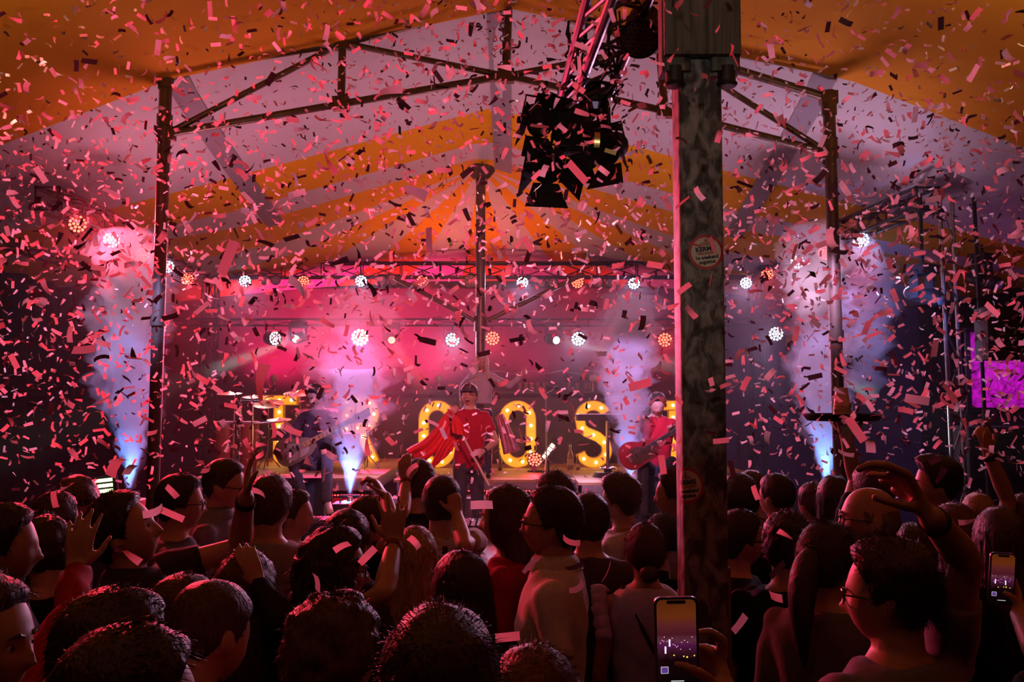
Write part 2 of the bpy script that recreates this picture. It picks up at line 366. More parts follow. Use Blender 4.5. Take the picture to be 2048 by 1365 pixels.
def sticker(s0, z0, label):
    o = empty('round_sticker', (0, 0, 0)); o.parent = post; o['label'] = label
    R = 0.066
    def disc(r0, r1, m, off, name):
        V = []; Fc = []; n = 40; rr = np.linspace(r0, r1, 8)
        for r in rr:
            for a in np.linspace(0, 2*PI, n, endpoint=False): V.append((s0+r*math.cos(a), z0+r*math.sin(a)))
        for j in range(7):
            for i in range(n): Fc.append((j*n+i, j*n+(i+1) % n, (j+1)*n+(i+1) % n, (j+1)*n+i))
        me = bpy.data.meshes.new(name); me.from_pydata(wrap(V, off), [], Fc); me.update(); me.shade_smooth(); link_mesh(name, me, m, o)
    disc(0.0005, R, STR, 0.0012, 'sticker_rim'); disc(0.0005, R*0.84, STW, 0.0020, 'sticker_face')
    rt = math.radians(7)
    for body, size, dz, mm, sx in (('KERMIS', 0.0235, 0.004, INK, 1.0), ('TERLINDEN', 0.0125, -0.0085, INKR, 1.1), ('1e weekend', 0.0185, -0.026, INK, 0.95), ('augustus', 0.0185, -0.043, INK, 0.95)):
        V, Fc = text_mesh(body, size)
        W = []
        for x, y, z in V:
            x *= sx; y += dz; W.append((s0+x*math.cos(rt)-y*math.sin(rt), z0+x*math.sin(rt)+y*math.cos(rt)))
        me = bpy.data.meshes.new('lettering'); me.from_pydata(wrap(W, 0.0028), [], Fc); me.update(); link_mesh('lettering', me, mm, o)
    V = []; Fc = []                                   # little tent roof emblem over the words
    for k in range(9):
        a = -0.026+0.052*k/9; b = -0.026+0.052*(k+0.6)/9
        n = len(V); V += [(s0+a-0.002, z0+0.024+a*0.12), (s0+b-0.002, z0+0.024+b*0.12), (s0+b*0.55-0.002, z0+0.036), (s0+a*0.55-0.002, z0+0.036)]; Fc.append((n, n+1, n+2, n+3))
    n = len(V); V += [(s0-0.008, z0+0.038), (s0+0.004, z0+0.038), (s0-0.002, z0+0.050)]; Fc.append((n, n+1, n+2))
    me = bpy.data.meshes.new('emblem'); me.from_pydata(wrap(V, 0.0028), [], Fc); me.update(); link_mesh('emblem', me, INKR, o)
zs1 = at(1412, 511, YP).z; zs2 = at(1370, 968, YP).z
sticker(0.012, zs1, 'round red and white sticker facing the viewer'); sticker(-0.072, zs2, 'round red and white sticker wrapped round the side')
# ================================================================== stage
ZD = 0.55                                             # stage deck height
g = G(); g.box((-0.4, 12.5, ZD-0.06), (10.2, 7.0, 0.12)); g.box((-0.4, 12.6, 0.24), (10.0, 6.8, 0.48))
tag(g.build('stage_deck', M['deck']), 'low dark stage deck at the end of the marquee', 'stage', kind='structure')
def mod(name, x0, x1, y0, y1, z, label, planks=4, fasc=None, legs=True):
    """a deck module: planked top, fascia, metal legs"""
    e = empty(name, ((x0+x1)/2, (y0+y1)/2, ZD), 0, label, 'platform'); hx = (x1-x0)/2; hy = (y1-y0)/2; h = z-ZD
    wv = 2*hy/planks
    g0 = G(); g0.box((0, 0, 0), (2*hx, wv-0.012, 0.03)); me = g0.mesh('plank')
    for k in range(planks): link_mesh('plank', me, M['wood'], e, (0, -hy+wv*(k+0.5), h-0.015))
    g = G(); g.box((0, -hy+0.02, h-0.085), (2*hx, 0.04, 0.11)); g.box((0, hy-0.02, h-0.085), (2*hx, 0.04, 0.11))
    g.box((-hx+0.02, 0, h-0.085), (0.04, 2*hy, 0.11)); g.box((hx-0.02, 0, h-0.085), (0.04, 2*hy, 0.11)); g.build('frame', M['alu'] if fasc is None else fasc, e)
    if legs:
        for sx in (-1, 1):
            for sy in (-1, 1):
                g = G(); g.cyl((sx*(hx-0.05), sy*(hy-0.05), 0), (sx*(hx-0.05), sy*(hy-0.05), h-0.1), 0.026); g.build('leg', M['alu'], e)
    return e
def X(px, Y): return (px-CX)/F*Y
# middle plank platform with the letters, steps in front
mod('letter_platform', X(800, 12.3), X(1150, 12.3), 11.7, 14.4, 1.16, 'long plank platform under the two letters O', 7, M['grey'])
mod('letter_platform', X(1142, 12.5), X(1500, 12.5), 11.2, 14.4, 1.17, 'plank platform on metal legs under the letters S and T', 7)
mod('drum_riser', X(440, 12.0), X(778, 12.0), 11.0, 14.4, 1.24, 'drum riser under the first T and R with a grey front edge', 7, M['grey'])
for k, (z, y0, y1, m_) in enumerate(((0.98, 11.25, 11.68, M['grey']), (0.78, 10.85, 11.24, M['grey']))):
    e = empty('stage_step', (X(960, 11.3), (y0+y1)/2, ZD), 0, ('upper' if k == 0 else 'lower')+' grey step in front of the middle platform', 'step')
    g = G(); g.box((0, 0, (z-ZD)-0.02), (2.1, y1-y0, 0.04)); g.build('tread', m_, e)
    g = G(); g.box((0, -(y1-y0)/2+0.03, (z-ZD)/2-0.02), (2.1, 0.03, z-ZD-0.04)); g.box((0, (y1-y0)/2-0.03, (z-ZD)/2-0.02), (2.1, 0.03, z-ZD-0.04)); g.build('riser', M['wood'] if k else M['grey'], e)
# LED strips on platform fronts
LEDR = mat('red led strip', (0.1, 0.0, 0.0), 0.4, emit=(1, 0.04, 0.03), es=5)
for px0, px1, Y, z, lab in ((640, 760, 10.96, 1.05, 'row of small red LEDs along the drum riser'), (905, 1140, 11.66, 1.03, 'row of small red LEDs along the middle platform')):
    e = empty('led_strip', (X((px0+px1)/2, Y), Y, z), 0, lab, 'light strip'); n = int((px1-px0)/6); wd = (px1-px0)/F*Y
    g = G(); g.box((0, 0.006, 0), (wd, 0.012, 0.03)); g.build('channel', M['black'], e)
    g = G()
    for k in range(n): g.box((-wd/2+wd*(k+0.5)/n, -0.004, 0), (wd/n*0.5, 0.012, 0.014))
    g.build('led_row', LEDR, e)
# skirts: red cloth below the riser, pale panel on the right
g = G(); q = np.linspace(X(470, 10.98), X(776, 10.98), 40)
V = [(x, 10.97-0.02*math.sin(i*1.3), z) for z in (ZD, 1.02) for i, x in enumerate(q)]
me = bpy.data.meshes.new('stage_skirt'); me.from_pydata(V, [], [(i, i+1, i+41, i+40) for i in range(39)]); me.update(); me.shade_smooth()
o = link_mesh('stage_skirt', me, M['redcloth']); md = o.modifiers.new('t', 'SOLIDIFY'); md.thickness = 0.01
tag(o, 'dark red cloth skirt hanging below the drum riser', 'skirt')
e = empty('fascia_board', (X(1318, 10.6), 10.6, ZD), 0, 'pale lilac front board below the right platform', 'board')
g = G(); rprism(g, 0.25, 0.015, 0.01, 0.0, 0.52); g.build('panel', mat('pale lilac board', (0.55, 0.50, 0.62), 0.6), e)
g = G()
for z in (0.0, 0.52): g.box((0, -0.02, z), (0.52, 0.02, 0.03))
g.build('edge_trim', M['alu'], e)
# slatted black boxes at the stage edge
def slat_box(px0, px1, Y, z, label):
    wd = (px1-px0)/F*Y; e = empty('slatted_bench', (X((px0+px1)/2, Y), Y, ZD), 0, label, 'bench'); h = z-ZD; n = 14
    g0 = G(); g0.box((0, 0, 0), (wd/n*0.66, 0.55, 0.025)); me = g0.mesh('slat')
    for k in range(n): link_mesh('slat', me, M['black'], e, (-wd/2+wd*(k+0.5)/n, 0, h-0.0125))
    g = G(); g.box((0, -0.26, h-0.06), (wd, 0.03, 0.07)); g.build('rail', M['black'], e); g = G(); g.box((0, 0.26, h-0.06), (wd, 0.03, 0.07)); g.build('rail', M['black'], e)
    for sx in (-1, 1):
        for sy in (-1, 1):
            g = G(); g.box((sx*(wd/2-0.03), sy*0.25, (h-0.09)/2), (0.05, 0.05, h-0.09)); g.build('leg', M['black'], e)
slat_box(590, 690, 9.45, 0.97, 'black slatted bench at the stage edge below the guitarist'); slat_box(895, 1060, 9.45, 0.95, 'black slatted bench at the stage edge before the singer')
# ------------------------------------------------------------------ marquee letters
YL = 13.6; LW = 0.135; LH = 0.95
LFACE = mat('lit yellow letter face', (0.75, 0.33, 0.02), 0.5, emit=(1.0, 0.36, 0.018), es=0.80)
LRIM = mat('letter rim', (0.60, 0.28, 0.03), 0.45, emit=(1.0, 0.35, 0.02), es=0.15)
BULB = mat('glowing bulb', (1, 0.8, 0.5), 0.3, emit=(1.0, 0.74, 0.32), es=3.5)
def ribbon(P, w, closed=False):
    P = [np.array(p, float) for p in P]; n = len(P); L = []; R = []
    for i in range(n):
        a = P[(i-1) % n] if closed or i > 0 else P[i]; b = P[(i+1) % n] if closed or i < n-1 else P[i]
        d = b-a; d /= np.linalg.norm(d); nn = np.array([-d[1], d[0]]); L.append(P[i]+nn*w/2); R.append(P[i]-nn*w/2)
    return L, R
def ribbon_solid(g, P, w, y0, y1, closed=False):
    L, R = ribbon(P, w, closed); n = len(P)
    V = [(*p[:1], y0, p[1]) for p in L]+[(*p[:1], y0, p[1]) for p in R]+[(*p[:1], y1, p[1]) for p in L]+[(*p[:1], y1, p[1]) for p in R]
    V = [(float(a), float(b), float(c)) for a, b, c in V]; Fc = []
    for i in range(n if closed else n-1):
        j = (i+1) % n
        Fc += [(i, n+i, n+j, j), (2*n+i, 2*n+j, 3*n+j, 3*n+i), (i, j, 2*n+j, 2*n+i), (n+i, 3*n+i, 3*n+j, n+j)]
    if not closed: Fc += [(0, 2*n, 3*n, n), (n-1, 2*n-1, 4*n-1, 3*n-1)]
    g.add(V, Fc)
def ribbon_rim(g, P, w, y0, y1, closed=False, t=0.012):
    L, R = ribbon(P, w, closed)
    ribbon_solid(g, L, t, y0, y1, closed); ribbon_solid(g, R, t, y0, y1, closed)
    if not closed:
        for q in (0, -1): ribbon_solid(g, [L[q], R[q]], t, y0, y1)
def arc(cx, cz, rx, rz, a0, a1, n=14): return [(cx+rx*math.cos(a), cz+rz*math.sin(a)) for a in np.radians(np.linspace(a0, a1, n))]
h = LH; wl = 0.52; hw = wl/2-LW/2
O_ = arc(0, h-LW/2-hw, hw, hw, 0, 180, 12)+arc(0, LW/2+hw, hw, hw, 180, 360, 12)
S_ = [(hw, h-0.28)]; S_ = arc(0.0, h-LW/2-hw*0.95, hw, hw*0.95, 25, 180, 12)+[(-hw+0.02, h*0.60), (-0.10, h*0.53), (0.06, h*0.46), (hw-0.02, h*0.36)]+arc(0, LW/2+hw*0.95, hw, hw*0.95, 0, -165, 12)
LET = {'T': [([(-wl/2, h-LW/2), (wl/2, h-LW/2)], False), ([(0, h-LW), (0, 0)], False)],
       'R': [([(-hw, h), (-hw, 0)], False), ([(-hw+LW/2, h-LW/2), (0.03, h-LW/2)]+arc(0.03, h*0.72, hw-0.03, h*0.28-LW/2, 90, -90, 12)+[(-hw+LW/2, h*0.44+LW/2)], False), ([(0.0, h*0.46), (hw+0.02, 0)], False)],
       'O': [(O_, True)], 'S': [(S_, False)]}
bulbm = None
for ch, px, lab in (('T', 560, 'glowing yellow letter T behind the drums, first of the word'), ('R', 722, 'glowing yellow letter R behind the smoke jet'), ('O', 875, 'glowing yellow letter O beside the singer, left of the two'),
                    ('O', 1035, 'glowing yellow letter O right of the woman, fully in view'), ('S', 1186, 'glowing yellow letter S with round bulbs'), ('T', 1345, 'glowing yellow letter T behind the bass player, last of the word')):
    e = empty('marquee_letter', (X(px, YL), YL, 1.24 if px < 770 else 1.165), 0, lab, 'letter', 'letters of the lit sign')
    gf = G(); gr = G()
    for P, cl in LET[ch]: ribbon_solid(gf, P, LW, 0.02, 0.06, cl); ribbon_rim(gr, P, LW, -0.05, 0.06, cl)
    gf.build('letter_face', LFACE, e); gr.build('letter_rim', LRIM, e)
    for P, cl in LET[ch]:
        Q = [np.array(p) for p in P]+([np.array(P[0])] if cl else []); L = np.concatenate([[0], np.cumsum([np.linalg.norm(b-a) for a, b in zip(Q[:-1], Q[1:])])])
        nb = max(2, round(L[-1]/0.19)); ss = (np.arange(nb)+0.5)/nb*L[-1]
        for s in ss:
            x = np.interp(s, L, [p[0] for p in Q]); z = np.interp(s, L, [p[1] for p in Q])
            if bulbm is None:
                gb = G(); gb.ball((0, -0.02, 0), (0.024, 0.03, 0.024), 10, 7); gb.cyl((0, 0.0, 0), (0, 0.022, 0), 0.014, n=8); bulbm = gb.mesh('bulb', 180); bulbm.materials.append(BULB)
            link_mesh('bulb', bulbm, None, e, (x, 0, z))
    lamp('POINT', (X(px, YL), YL-0.22, 1.62), (1.0, 0.5, 0.12), 5, 0.2, name='letter_glow')
# ------------------------------------------------------------------ trusses and LED pars
def truss(name, p0, p1, size, label, bays, m=None, r=0.018):
    p0 = np.array(p0, float); p1 = np.array(p1, float); e = empty(name, tuple(p0), 0, label, 'truss'); u, v, d = basis(p1-p0); L = np.linalg.norm(p1-p0)
    cs = [u*a*size/2+v*b*size/2 for a, b in ((-1, -1), (1, -1), (1, 1), (-1, 1))]
    for c in cs: g = G(); g.cyl(c, c+d*L, r, n=8); g.build('chord', m or M['black'], e)
    for k in range(bays):
        g = G(); a0 = L*k/bays; a1 = L*(k+1)/bays
        for i in range(4): g.cyl(cs[i]+d*a0, cs[(i+1) % 4]+d*a1, r*0.55, n=6); g.cyl(cs[i]+d*a0, cs[(i+1) % 4]+d*a0, r*0.55, n=6)
        g.build('lacing', m or M['black'], e)
    return e
zt = 4.12
truss('light_truss', (-4.75, 14.6, zt), (3.75, 14.6, zt), 0.22, 'black box truss along the back of the stage', 14)
truss('light_truss', (-4.55, 9.2, zt), (-4.75, 14.5, zt), 0.22, 'black box truss along the left side of the stage', 9)
truss('light_truss', (4.07, 9.2, zt), (3.7, 14.5, zt), 0.22, 'black box truss along the right side of the stage', 8)
truss('light_bar', (-5.7, 14.68, 3.32), (4.3, 14.68, 3.32), 0.10, 'thin black light bar above the back counter', 16, r=0.012)
for x, y in ((-4.75, 14.9), (3.85, 14.9)): truss('truss_leg', (x, y, ZD), (x, y, zt-0.12), 0.20, 'black truss leg at the back '+('left' if x < 0 else 'right')+' corner of the stage', 8)
LENS = {'red': mat('red led cell', (0.3, 0.01, 0.01), 0.3, emit=(1.0, 0.06, 0.03), es=10), 'hot': mat('hot red led cell', (0.3, 0.1, 0.05), 0.3, emit=(1.0, 0.50, 0.34), es=120),
        'white': mat('white led cell', (0.8, 0.8, 0.9), 0.3, emit=(0.85, 0.83, 1.0), es=5), 'off': mat('unlit led cell', (0.12, 0.07, 0.08), 0.3), 'dim': mat('dim lens', (0.35, 0.22, 0.24), 0.35)}
PARCELL = {}
gp = G()
gp.loft([np.c_[np.cos(a_)*r, np.full(20, y), np.sin(a_)*r] for a_ in (np.linspace(0, 2*PI, 20, endpoint=False),) for r, y in ((0.085, 0.16), (0.10, 0.10), (0.112, 0.02), (0.112, -0.03), (0.104, -0.03), (0.104, -0.008), (0.001, -0.008))], cap=True)
PAR_BODY = gp.mesh('housing', 40); PAR_BODY.materials.append(M['black'])
gy = G()
gy.box((-0.125, 0.03, 0.05), (0.006, 0.03, 0.16)); gy.box((0.125, 0.03, 0.05), (0.006, 0.03, 0.16)); gy.box((0, 0.03, 0.13), (0.256, 0.03, 0.006)); gy.cyl((0, 0.03, 0.13), (0, 0.03, 0.2), 0.012, n=8)
PAR_YOKE = gy.mesh('yoke', 30); PAR_YOKE.materials.append(M['black'])
def cells(kind):
    if kind not in PARCELL:
        g = G(); pts = [(0, 0)]+[(0.042*math.cos(a), 0.042*math.sin(a)) for a in np.linspace(0, 2*PI, 6, endpoint=False)]+[(0.083*math.cos(a), 0.083*math.sin(a)) for a in np.linspace(0.2, 2*PI+0.2, 12, endpoint=False)]
        for x, z in pts: g.ball((x, -0.012, z), (0.0165, 0.009, 0.0165), 8, 5)
        PARCELL[kind] = g.mesh('led_cells', 180); PARCELL[kind].materials.append(LENS[kind])
    return PARCELL[kind]
def par(px, py, Y, kind, label, aim, power, col, angle=70, s=1.0, stand=0):
    p = at(px, py, Y); e = empty('led_par_light', p, 0, label, 'stage light', 'LED par lights round the stage')
    d = (Vector(aim)-p).normalized(); e.rotation_euler = d.to_track_quat('-Y', 'Z').to_euler(); e.scale = (s, s, s)
    link_mesh('housing', PAR_BODY, None, e); link_mesh('led_cells', cells(kind), None, e); link_mesh('yoke', PAR_YOKE, None, e)
    if stand: g = G(); g.cyl((0, 0.05, -0.09), (0, 0.05, -stand/s), 0.02); g.cyl((0, 0.05, -stand/s), (0, 0.05, 0.02-stand/s), 0.11, n=16); g.build('floor_stand', M['black'], e)
    if power: lamp('SPOT', p+d*0.12*s, col, power, 0.09, p+d*5, angle, 0.8, 'par_beam')
    return e
AIM = (-0.2, 2.0, 2.4)
back = 14.45
top_row = [(155, 448, 9.7, 'red', 'red LED par light nearest the viewer on the left truss'), (223, 480, 10.7, 'white', 'white LED par light nearest the viewer on the left truss'), (285, 510, 11.8, 'red', 'red LED par light half hidden left of the left mast'),
 (335, 533, 12.9, 'white', 'white LED par light just right of the left mast'), (375, 558, 14.2, 'red', 'red LED par light in the left corner of the back truss'), (490, 562, back, 'white', 'leftmost white LED par light on the back truss'),
 (607, 563, back, 'red', 'second red LED par light on the back truss'), (722, 562, back, 'white', 'white LED par light above the hot red light'), (845, 562, back, 'red', 'red LED par light left of the stage mast top'),
 (940, 562, back, 'off', 'unlit LED par light beside the stage mast'), (1045, 565, back, 'white', 'white LED par light right of the stage mast on the back truss'), (1155, 565, back, 'red', 'red LED par light behind the right brace of the stage mast'),
 (1268, 567, back, 'white', 'white LED par light left of the galvanised post on the back truss'), (1492, 566, 14.6, 'white', 'white LED par light farthest back on the right truss'), (1535, 548, 13.7, 'red', 'red LED par light farthest back on the right truss'),
 (1595, 524, 12.4, 'white', 'middle white LED par light on the right truss'), (1650, 506, 11.6, 'red', 'red LED par light left of the right mast'), (1722, 480, 10.7, 'white', 'white LED par light right of the right mast, nearest the viewer')]
low_row = [(318, 657, 14.7, 'red', 'red LED par light low behind the left mast'), (549, 677, 14.7, 'white', 'white LED par light turned sideways on the low bar'), (720, 675, 14.6, 'hot', 'glaring hot red LED par light above the second smoke jet'),
 (905, 680, 14.6, 'white', 'white LED par light on the low bar left of the woman'), (985, 677, 14.6, 'red', 'red LED par light on the low bar right of the stage mast'), (1157, 678, 14.6, 'white', 'white LED par light on the low bar above the letter S'),
 (1330, 680, 14.6, 'red', 'red LED par light on the low bar beside the galvanised post'), (1552, 668, 14.6, 'white', 'white LED par light on the low bar left of the fourth smoke jet')]
PW_ = {'red': (230, RED), 'white': (215, (0.84, 0.58, 1.0)), 'hot': (2000, (1, 0.03, 0.14)), 'off': (0, RED)}
for px, py, Y, kd, lab in top_row:
    p_, c_ = PW_[kd]; q = at(px, py, Y); aim = (q.x*0.5, Y-7, 1.1)
    if px < 160: aim = (0.6, 2.4, 1.7); p_ = 1300
    par(px, py, Y, kd, lab, aim, p_*(1.8 if px < 230 else 1), c_, 60, 0.9)
for px, py, Y, kd, lab in low_row:
    p_, c_ = PW_[kd]; q = at(px, py, Y); aim = (q.x*0.6, Y-7, 1.5)
    if px == 549: aim = (q.x+7, Y-6, 2.5)
    par(px, py, Y, kd, lab, aim, p_*1.2, c_, 60, 1.30 if kd == 'hot' else 1.08)
# round blinder lamps (unlit) on the back truss
gb = G(); gb.cyl((0, 0, 0), (0, 0.12, 0), 0.075, 0.05, 16); gb.torus((0, 0, 0), 0.075, 0.008, (0, 1, 0), 18, 6); BL = gb.mesh('housing', 40); BL.materials.append(M['black'])
gb = G(); gb.ball((0, 0, 0), (0.064, 0.02, 0.064), 14, 7); BLL = gb.mesh('lens', 180); BLL.materials.append(LENS['dim'])
for k, (px, py) in enumerate(((540, 560), (776, 562), (1095, 566), (1210, 566))):
    e = empty('twin_blinder', at(px, py, 14.4), 0, ['twin blinder lamp between the first two back truss lights', 'twin blinder lamp left of the left brace', 'twin blinder lamp between the mast and its right brace', 'twin blinder lamp right of the right brace'][k], 'stage light', 'unlit blinders')
    for s in (-1, 1):
        hb = link_mesh('housing', BL, None, e, (s*0.085, 0, 0)); link_mesh('lens', BLL, None, hb)
    g = G(); g.box((0, 0.06, 0.1), (0.34, 0.04, 0.02)); g.build('bracket', M['black'], e)
# moving heads with beams
def moving_head(px, py, Y, aim, label, power, col, ang=5.5):
    p = at(px, py, Y); d = (Vector(aim)-p).normalized(); e = empty('moving_head_light', p, 0, label, 'stage light', 'moving heads on the low bar')
    g = G(); g.box((0, 0.05, 0.215), (0.24, 0.2, 0.10)); g.build('base', M['black'], e)
    g = G(); g.box((-0.12, 0.02, 0.08), (0.03, 0.08, 0.24)); g.box((0.12, 0.02, 0.08), (0.03, 0.08, 0.24)); g.box((0, 0.02, 0.19), (0.27, 0.08, 0.03)); g.build('yoke', M['black'], e)
    R = np.array(d.to_track_quat('-Y', 'Z').to_matrix())
    g = G(); a_ = np.linspace(0, 2*PI, 16, endpoint=False)
    g.loft([(np.c_[np.cos(a_)*r, np.full(16, y), np.sin(a_)*r]) @ R.T for r, y in ((0.05, 0.2), (0.085, 0.14), (0.085, 0.0), (0.075, -0.06), (0.065, -0.06), (0.06, -0.05))]); hd = g.build('head', M['black'], e)
    g = G(); g.ball(np.array([0, -0.055, 0]) @ R.T, (0.055, 0.055, 0.055), 14, 8); g.build('lens', mat('beam lens '+str(round(col[1], 2)), col, 0.3, emit=col, es=9), hd)
    if power: lamp('SPOT', p+d*0.14, col, power, 0.05, p+d*5, ang, 0.25, 'beam')
moving_head(595, 677, 14.62, at(0, 900, 9.0), 'moving head throwing a pale beam to the left', 5000, (0.75, 0.95, 0.85))
moving_head(1108, 680, 14.62, at(1900, 850, 9.5), 'moving head throwing a pale beam to the right', 5000, (0.8, 0.95, 0.9))
moving_head(782, 679, 14.62, at(862, 792, 12.0), 'moving head throwing a red beam down to the singer', 3500, (1.0, 0.12, 0.08), 7)
# ------------------------------------------------------------------ back counter with shelf and glasses
cb = empty('back_counter', (X(960, 15.3), 15.3, ZD), 0, 'dark bar counter with a glass shelf along the backdrop', 'counter')
WC = mat('dark stained wood', (0.055, 0.022, 0.03), 0.5, noise=((0.09, 0.035, 0.045), 10, 0.3))
g = G(); g.box((0, 0.1, 0.8), (7.0, 0.4, 1.6)); g.build('body', WC, cb)
for k in range(9): g = G(); g.box((-3.1+k*0.775, -0.12, 0.85), (0.70, 0.03, 1.2)); g.build('panel', WC, cb)
g = G(); g.box((0, 0.05, 1.69), (7.1, 0.5, 0.04)); g.build('shelf', WC, cb)
GL = mat('shelf glass', (0.55, 0.25, 0.28), 0.15, alpha=0.5)
gg = G(); a_ = np.linspace(0, 2*PI, 14, endpoint=False); gg.loft([np.c_[np.cos(a_)*r, np.sin(a_)*r, np.full(14, z)] for r, z in ((0.030, 0), (0.036, 0.13), (0.033, 0.13), (0.028, 0.012))]); GLM = gg.mesh('drinking_glass', 40); GLM.materials.append(GL)
zsh = ZD+1.71
names = ['tumbler on the back shelf above the letter S, %s of six from the left' % w for w in ('first', 'second', 'third', 'fourth', 'fifth', 'sixth')]
for k, px in enumerate((1138, 1154, 1172, 1180, 1187, 1194)):
    o = link_mesh('drinking_glass', GLM, None, None, (X(px, 15.2), 15.2, zsh)); tag(o, names[k], 'glass', 'tumblers on the back shelf')
names = ['tumbler on the back shelf behind the woman, %s of five from the left' % w for w in ('first', 'second', 'third', 'fourth', 'fifth')]
for k, px in enumerate((1040, 1052, 1064, 1076, 1088)):
    o = link_mesh('drinking_glass', GLM, None, None, (X(px, 15.2), 15.2, zsh)); tag(o, names[k], 'glass', 'tumblers on the back shelf')
for k, (px, lab) in enumerate(((548, 'round pale globe lamp above the first letter T'), (878, 'round pale globe lamp left of the woman'), (1186, 'round pale globe lamp above the letter S'))):
    e = empty('globe_lamp', at(px, 757, 15.05), 0, lab, 'lamp', 'globe lamps on the backdrop')
    g = G(); g.ball((0, 0, 0), 0.062, 16, 10); g.build('globe', mat('pale globe', (0.62, 0.45, 0.45), 0.4), e); g = G(); g.cyl((0, 0, -0.21), (0, 0, -0.05), 0.03, 0.02); g.build('stem', M['alu'], e)
# bottles on the platforms
def bottle(px, Y, z, h, col, label):
    e = empty('bottle', (X(px, Y), Y, z), 0, label, 'bottle', 'bottles beside the letters'); s = h/0.28
    g = G(); g.loft([np.c_[np.cos(a_)*r*s, np.sin(a_)*r*s, np.full(14, q*s)] for r, q in ((0.034, 0), (0.036, 0.01), (0.036, 0.15), (0.03, 0.18), (0.014, 0.21), (0.012, 0.26))]); g.build('body', mat('bottle glass '+str(col[0]), col, 0.1, spec=0.8), e)
    g = G(); g.cyl((0, 0, 0.255*s), (0, 0, 0.28*s), 0.014*s, n=10); g.build('cap', M['alu'], e)
    g = G(); g.cyl((0, 0, 0.05*s), (0, 0, 0.12*s), 0.0368*s, n=14, cap=False); g.build('label_band', mat('bottle paper', (0.55, 0.4, 0.2), 0.7), e)
bottle(1140, 13.2, 1.17, 0.34, (0.30, 0.16, 0.05), 'tall brown bottle left of the letter S'); bottle(1155, 13.1, 1.17, 0.20, (0.20, 0.12, 0.04), 'short brown bottle below the letter S'); bottle(1000, 13.1, 1.16, 0.22, (0.32, 0.18, 0.06), 'small bottle below the second letter O')
# small floor lights on the platform
par(1070, 920, 12.9, 'red', 'red LED par light standing on the platform beside the letter O', (X(1070, 9), 6, 1.6), 25, RED, 90, 0.95, stand=at(1070, 920, 12.9).z-1.16)
par(472, 985, 10.6, 'red', 'red LED par light low on the stage behind the raised arm', (X(472, 9), 5, 1.6), 25, RED, 90, 0.8, stand=at(472, 985, 10.6).z-ZD)
e = empty('led_bar_light', at(1097, 903, 12.8), 0, 'short tilted LED bar shining warm white beside the letter O', 'stage light')
Rb = roty(-0.95-PI/2+2.2)
g = G(); g.box((0, 0.03, 0), (0.085, 0.05, 0.27), roty(0.62)); g.build('housing', M['black'], e)
g = G()
for k in range(4): g.box(np.array([0, 0, -0.09+0.06*k]) @ roty(0.62).T, (0.055, 0.02, 0.045), roty(0.62))
g.build('led_row', mat('warm led', (1, 0.7, 0.5), 0.3, emit=(1, 0.55, 0.35), es=7), e)
zq = at(1097, 903, 12.8).z-1.16; g = G(); g.cyl((0, 0.06, 0), (0, 0.06, -zq), 0.014); g.cyl((0, 0.06, -zq), (0, 0.06, 0.015-zq), 0.08, n=14); g.build('floor_stand', M['black'], e)
e = empty('led_flood_panel', at(212, 982, 7.6), 0, 'square LED flood panel glowing yellowish white beside the left smoke jet', 'stage light'); e.rotation_euler = (0, -0.12, -0.15)
g = G(); rprism(g, 0.10, 0.025, 0.01, -0.115, 0.115); g.build('housing', M['black'], e)
g = G()
for i in range(8):
    for j in range(5): g.box((-0.07+0.02*i, -0.028, -0.084+0.042*j), (0.015, 0.01, 0.026))
g.build('led_cells', mat('flood led', (1, 1, 0.7), 0.3, emit=(0.95, 1.0, 0.50), es=2.4), e)
g = G(); g.cyl((0, 0, -0.11), (0, 0, -1.45), 0.02); g.build('stand', M['black'], e)
lamp('SPOT', at(212, 982, 7.45), (0.95, 1.0, 0.7), 3, 0.08, at(150, 1010, 3), 120, 0.9, 'flood_beam')
# ------------------------------------------------------------------ smoke machines with their jets
JETS = []
SM_CORE = volmat('dense smoke', (0.93, 0.92, 0.98), 2.6); SM_BODY = volmat('billowing smoke', (0.93, 0.92, 0.98), 1.9); SM_VEIL = volmat('thin smoke veil', (0.93, 0.92, 0.98), 0.8)
SMOKE2 = volmat('thin drifting smoke', (0.90, 0.92, 1.0), 0.9)
from mathutils import noise as mnoise
def smoke(name, pts, Y, label, m, amp=0.30, seed=0, seg=90, n=40):
    """pts: (px centre, py, half width px) from the nozzle upward; a round, billowing column"""
    py = np.array([p[1] for p in pts], float); C = np.array([p[0] for p in pts], float); W = np.array([p[2] for p in pts], float)
    t = np.linspace(0, 1, seg); yy = np.interp(t, np.linspace(0, 1, len(pts)), py); o = np.argsort(py)
    base = at(pts[0][0], pts[0][1], Y); V = []
    for i, y in enumerate(yy):
        c = np.interp(y, py[o], C[o]); w_ = np.interp(y, py[o], W[o]); p = at(c, y, Y); R = w_/F*Y
        for k in range(n):
            a = 2*PI*k/n
            q = Vector((math.cos(a), math.sin(a), 0)); s = Vector((p.x+q.x*R+seed*7, q.y*R+seed*3, p.z))
            f = 1+amp*(mnoise.fractal(s*4.6, 0.85, 2.1, 5, noise_basis='PERLIN_ORIGINAL')*1.2)
            f = max(0.15, f)
            lift = 0.10*R*mnoise.noise(s*4.0+Vector((9, 9, 9)))
            V.append((p.x+q.x*R*f-base.x, q.y*R*f, p.z-base.z+lift))
    Fc = [(i*n+k, i*n+(k+1) % n, (i+1)*n+(k+1) % n, (i+1)*n+k) for i in range(seg-1) for k in range(n)]
    Fc += [tuple(range(n-1, -1, -1)), tuple((seg-1)*n+k for k in range(n))]
    me = bpy.data.meshes.new(name); me.from_pydata(V, [], Fc); me.update(); me.shade_smooth()
    return link_mesh(name, me, m, None, base)
